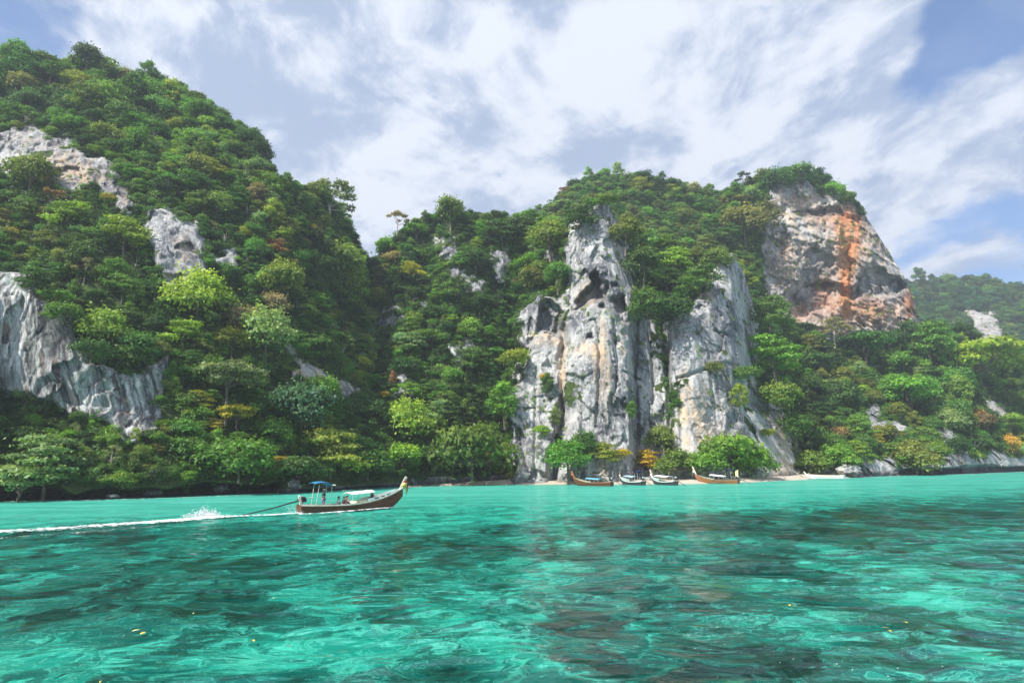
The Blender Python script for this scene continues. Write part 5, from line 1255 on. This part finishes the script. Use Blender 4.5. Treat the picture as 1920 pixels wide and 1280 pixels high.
# yellow flag cloth at its stern
_b = [o for o in bpy.data.objects if o.name.startswith('longtail_boat') and 'varnished' in o.get('label', '')][0]
fl = MB(); fl.tube([(-4.5, 0, .7), (-4.55, 0, 2.9)], .03, 6); fl.build('flag_pole', MW['pole'], _b)
MB().sheet([[(-4.5 + .10 * i, .04 * math.sin(i * 1.4 + j), 2.85 - j * .28 - .05 * i) for i in range(6)] for j in range(6)], .015).build('flag', MW['lemon'], _b, True)
boat_px(1584, 1522, 899, z=.22, L=9.0, away=True, hull='white', rail='cream', stem='cream', stem_h=.5, bow_rise=.5, roof=None, ribbons=(), engine=False, inner='cream', label='low white wooden boat lying against the shelf rocks')

# ------------------------------------------------------------------ boulders
def boulder(x, y, wpx, hpx, label, cap=0.0, mat=None, cat='rock', seed=1, group='shore boulders', D=None):
    Dl = shore_y(x, min(y + hpx * .45, np.interp(x, *zip(*WATER_LINE)) - .2)) if D is None else D
    c = pt(x, y, Dl - .3); rx = wpx / 2 / F * Dl; rz_ = hpx / 2 / F * Dl
    bm = bmesh.new(); bmesh.ops.create_icosphere(bm, subdivisions=4, radius=1)
    V = np.array([v.co[:] for v in bm.verts]); Fc = np.array([[v.index for v in f.verts] for f in bm.faces]); bm.free()
    q = V * 1.6 + seed * 13.7
    r_ = 1 + .34 * facets(q, 1.0, .9, 700 + seed) + .12 * facets(q, .45, .9, 720 + seed) + .18 * fbm(q, 4, 730)
    V = V * r_[:, None] * np.array([rx, rx * .9, rz_ * 1.1])
    dk = sstep(.2, -.35, V[:, 2] / rz_) * .95 * (1 - cap * 0); pa = np.stack([np.zeros(len(V)) + .15, np.clip(dk, 0, 1), np.zeros(len(V)), np.ones(len(V))], 1)
    me = mesh_np('boulder', V, Fc, [mat or M_ROCK], attrs={'paint': ('POINT', 'FLOAT_COLOR', pa), 'cover': ('POINT', 'FLOAT_COLOR', np.concatenate([np.zeros((len(V), 3)), np.ones((len(V), 1))], 1))})
    o = link('boulder', me); o.location = c; o.rotation_euler = (0, 0, seed * 1.3); tag(o, label, cat, group)
for k, a in enumerate([(545, 913, 34, 26, 'white-topped boulder just behind the moving boat engine'), (493, 898, 34, 34, 'tall dark grey boulder standing at the water'), (440, 908, 60, 34, 'wide brown-grey boulder half hidden by the round tree'), (415, 918, 30, 18, 'small grey boulder at the foot of the wide one'), (285, 925, 32, 14, 'flat grey boulder at the dark shore'), (213, 931, 20, 9, 'small mossy yellow-green stone at the waterline'),
                       (250, 922, 40, 16, 'dark boulder in the shade of the shore notch'), (659, 910, 26, 11, 'pale cream boulder seen above the boat canopy'), (720, 902, 34, 24, 'brown-grey boulder behind the bow of the moving boat'), (745, 900, 22, 20, 'rounded grey boulder nearest the moving prow'), (700, 896, 30, 20, 'brown boulder in the shade behind the boat'), (821, 904, 28, 12, 'light grey flat boulder past the moving prow'),
                       (612, 905, 34, 22, 'dark boulder behind the blue sunshade'), (780, 905, 20, 12, 'small dark boulder between prow and flat boulder'), (987, 888, 24, 18, 'brown boulder at the foot of the cave pillar'), (1010, 896, 22, 14, 'small boulder beside the cave pillar foot'), (970, 898, 22, 10, 'low boulder at the left edge of the cave pillar foot'),
                       (1215, 900, 26, 12, 'grey boulder between two boats on the sand'), (1195, 888, 30, 16, 'dark boulder behind the pale blue boat'), (1590, 884, 46, 24, 'dark angular boulder at the start of the rock shelf'), (1545, 882, 40, 18, 'cracked grey boulder above the white boat'), (1620, 880, 40, 24, 'bulky grey boulder on the rock shelf'), (1670, 876, 40, 20, 'pale boulder before the dark undercut'), (1080, 893, 30, 14, 'brown rock behind the orange-prowed boat'), (1140, 890, 40, 16, 'shaded rock behind the blue-roofed boat')]):
    boulder(*a, seed=k + 1, cap=1 if k == 0 else 0)

# driftwood and branches on the beach
M_DRIFT = plain('bleached_wood', (.52, .46, .38), .9, .1)
for (x, y, a, ln, lb) in [(1472, 897, 2.2, 1.1, 'short dark stick standing up in the sand'), (1489, 898, 2.0, .9, 'leaning dark stick beyond the first one'), (1508, 893, .5, 3.4, 'bleached driftwood branch on the sand by the white boat'), (1495, 888, 2.6, 3.0, 'crooked driftwood branch under the last beach shrub')]:
    c = pt(x, y, shore_y(x, np.interp(x, *zip(*WATER_LINE))) + 4); m = MB(); s = ln / 2
    m.tube([(-s * math.cos(a), 0, -s * math.sin(a)), (0, .1, .08), (s * math.cos(a) * .8, 0, s * math.sin(a)), (s * math.cos(a), .05, s * math.sin(a) + .15)], [.09, .08, .05, .03], 6); m.tube([(0, .1, .08), (s * .4, -.2, .5)], [.05, .02], 5)
    o = m.build('driftwood', M_DRIFT if ln > 2 else MW['black'], None, True); o.location = c; tag(o, lb, 'driftwood')

# ------------------------------------------------------------------ foam of the wake
M_FOAM, t = newmat('foam'); pos = t.add('ShaderNodeNewGeometry').outputs['Position']
at = t.add('ShaderNodeAttribute', attribute_name='dens').outputs['Fac']
fm = t.ramp(t.math('ADD', at, t.math('MULTIPLY', t.math('SUBTRACT', t.noise(pos, 1.9, 8, .75), .5), 3.2)), .32, 1.05)
mx = t.add('ShaderNodeMixShader', i={0: fm, 1: t.add('ShaderNodeBsdfTransparent').outputs[0], 2: t.add('ShaderNodeBsdfDiffuse', i={'Color': (.80, .84, .84, 1)}).outputs[0]})
t.l.new(mx.outputs[0], t.add('ShaderNodeOutputMaterial').inputs[0])
def foam_strip(name, pts, widths, label, peak=.9, z=.06, hump=.05):
    path = np.array([on_water(x, y)[:2] for x, y in pts]); n = 160; s = np.linspace(0, len(pts) - 1, n)
    P_ = np.stack([np.interp(s, range(len(pts)), path[:, k]) for k in (0, 1)], 1); wd_ = np.interp(s, range(len(pts)), widths); pk = np.interp(s, range(len(pts)), peak if isinstance(peak, (list, tuple)) else [peak] * len(pts))
    d = np.gradient(P_, axis=0); d /= np.linalg.norm(d, axis=1, keepdims=True); nr = np.stack([-d[:, 1], d[:, 0]], 1)
    V, A, M_ = [], [], 11
    for k in range(n):
        for j in range(M_):
            u = j / (M_ - 1) * 2 - 1; q = P_[k] + nr[k] * u * wd_[k]; V.append((q[0], q[1], z + hump * (1 - u * u) * (1 + .8 * math.sin(k * 1.7 + j)))); A.append(pk[k] * (1 - abs(u) ** 1.6) + .0)
    idx = np.arange(n * M_).reshape(n, M_); Fc = np.stack([idx[:-1, :-1].ravel(), idx[1:, :-1].ravel(), idx[1:, 1:].ravel(), idx[:-1, 1:].ravel()], 1)
    o = link(name, mesh_np(name, V, Fc, [M_FOAM], attrs={'dens': ('POINT', 'FLOAT', A)})); tag(o, label, kind='stuff')
foam_strip('wake_foam', [(566, 963), (500, 967), (440, 969), (390, 971.5), (300, 979), (200, 986), (100, 993), (0, 998), (-200, 1008)], [.7, .9, 1.1, 1.9, 1.9, 2.0, 2.2, 2.4, 3.0], 'long white wake foam trailing behind the moving longtail boat', [.9, .8, .8, 1.15, .85, .75, .75, .7, .55])
foam_strip('wake_ripple_foam', [(300, 988), (200, 996), (120, 1003), (0, 1012)], [.9, 1.2, 1.3, 1.4], 'broken foam flecks along the near edge of the wake', .22)
foam_strip('bow_foam', [(560, 966), (600, 964.5), (640, 961.5), (680, 958), (720, 954.5), (750, 951)], [.3, .4, .5, .45, .5, .4], 'white foam sliding along the hull of the moving boat', [.9, .55, .8, .5, .9, .75], z=.1)
foam_strip('shore_foam', [(0, 941), (150, 938.6), (300, 934.8), (450, 928.8), (560, 923.5), (700, 917)], [.5] * 6, 'thin bright foam line where the lagoon meets the dark rocks', .62, z=.06, hump=.02)
foam_strip('beach_foam', [(800, 911.5), (950, 909), (1130, 908.6), (1300, 907.6), (1420, 903.6), (1500, 899.6), (1580, 896.6), (1700, 891.5), (1800, 889.4), (1920, 884.6)], [1.0] * 10, 'small foamy wash along the beach and the rock shelf', .62, z=.05, hump=.02)
# spray thrown up by the propeller
sp = MB(); rr = random.Random(5)
c0 = on_water(383, 970)
for k in range(900):
    a = rr.gauss(0, 1); h = abs(rr.gauss(0, .42)) * math.exp(-abs(a) * .6); x, y, z = c0[0] + a * .75 + h * .0, c0[1] + rr.gauss(0, .3), .06 + h
    s = rr.uniform(.010, .035) * (1.4 - min(h, 1) * .5)
    sp.add([(x + s, y, z), (x - s * .6, y + s, z), (x - s * .6, y - s, z), (x, y, z + s * 1.5), (x, y, z - s * 1.2)], [(0, 1, 3), (1, 2, 3), (2, 0, 3), (1, 0, 4), (2, 1, 4), (0, 2, 4)])
for k in range(350):
    cc = on_water(rr.choice([556, 548, 640, 706, 745]) + rr.gauss(0, 6), 963 if k % 2 else 956); x, y, z = cc[0], cc[1] + rr.gauss(0, .2), .05 + abs(rr.gauss(0, .16)); s = rr.uniform(.012, .03)
    if cc[0] > -15: continue
    sp.add([(x + s, y, z), (x - s * .6, y + s, z), (x - s * .6, y - s, z), (x, y, z + s * 1.5), (x, y, z - s * 1.2)], [(0, 1, 3), (1, 2, 3), (2, 0, 3), (1, 0, 4), (2, 1, 4), (0, 2, 4)])
tag(sp.build('water_spray', MW['wht']), 'white spray of drops thrown up by the longtail propeller', kind='stuff')

# ------------------------------------------------------------------ floating leaves and specks
def leaf_mesh(s):
    V, Fc = [], []; n = 8
    for k in range(n + 1):
        f = k / n; w_ = .42 * math.sin(math.pi * min(1, f * .97 + .02)) ** .8; V += [((f - .5) * s, -w_ * s * .5, .012 * math.sin(f * 3)), ((f - .5) * s, 0, .012 * math.sin(f * 3) - .008), ((f - .5) * s, w_ * s * .5, .012 * math.sin(f * 3))]
    for k in range(n):
        for j in (0, 1): a = k * 3 + j; Fc.append((a, a + 3, a + 4, a + 1))
    return V, Fc
for k, (x, y, s, c, lb) in enumerate([(255, 1181, .17, 'lemon', 'pale floating leaf touching a yellow one'), (268, 1186, .19, 'yellow', 'yellow floating leaf beside the pale one'), (475, 1200, .14, 'yellow', 'lone yellow leaf floating on a bright patch'), (192, 1277, .20, 'yellow', 'yellow floating leaf at the bottom edge'), (363, 1149, .09, 'lemon', 'tiny pale leaf on dark water'), (512, 1121, .08, 'lemon', 'tiny pale leaf floating above dark reef'),
                                      (1480, 1134, .15, 'yellow', 'yellow leaf floating over mid lagoon'), (1660, 1176, .14, 'orange', 'orange-brown floating leaf in a pair'), (1668, 1182, .10, 'yellow', 'small yellow leaf under the orange-brown one'), (1698, 1166, .10, 'yellow', 'small yellow leaf floating by itself near the pair'), (540, 1196 + 14, .08, 'rust', 'tiny rust leaf on dark water')]):
    V, Fc = leaf_mesh(s * 1.15); p = on_water(x, y, .07)
    m = MB(); m.add(V, Fc); o = m.build('floating_leaf', MW[c], None, True); o.location = p; o.rotation_euler = (0, 0, random.uniform(0, 3)); tag(o, lb, 'leaf', 'leaves floating on the lagoon')
sp = MB(); rr = random.Random(9)
for k in range(120):
    x, y = (rr.gauss(1560, 190), rr.gauss(1215, 50)) if rr.random() < .55 else (rr.uniform(0, 1920), rr.uniform(985, 1275))
    if y < 990 or y > 1279: continue
    p = on_water(x, y, .075); s = rr.uniform(.004, .012) * (1 if y > 1080 else 2.0); m_ = 6
    sp.add([(p[0] + s * (1 + .5 * rr.random()) * math.cos(q), p[1] + s * math.sin(q) * 1.2, p[2]) for q in [2 * math.pi * j / m_ for j in range(m_)]] + [(p[0], p[1], p[2] + s * .5)], [(j, (j + 1) % m_, m_) for j in range(m_)])
tag(sp.build('foam_specks', MW['wht']), 'scattered tiny white foam bubbles on the lagoon surface', kind='stuff')

#@@PART4
# ------------------------------------------------------------------ air
def haze():
    m, t = newmat('sea_air'); v = t.add('ShaderNodeVolumePrincipled', i={'Color': (.80, .88, 1.0), 'Density': .00042, 'Anisotropy': .25})
    t.l.new(v.outputs[0], t.add('ShaderNodeOutputMaterial').inputs['Volume'])
    a, b, y0, y1, z0, z1 = -1500, 1500, -200, 1250, -8, 330
    V = [(x, y, z) for x in (a, b) for y in (y0, y1) for z in (z0, z1)]
    o = link('haze', build_mesh('haze', V, [(0, 1, 3, 2), (4, 6, 7, 5), (0, 4, 5, 1), (2, 3, 7, 6), (0, 2, 6, 4), (1, 5, 7, 3)], [m], smooth=False)); tag(o, 'thin humid sea haze over the lagoon and hills', kind='stuff')
haze()
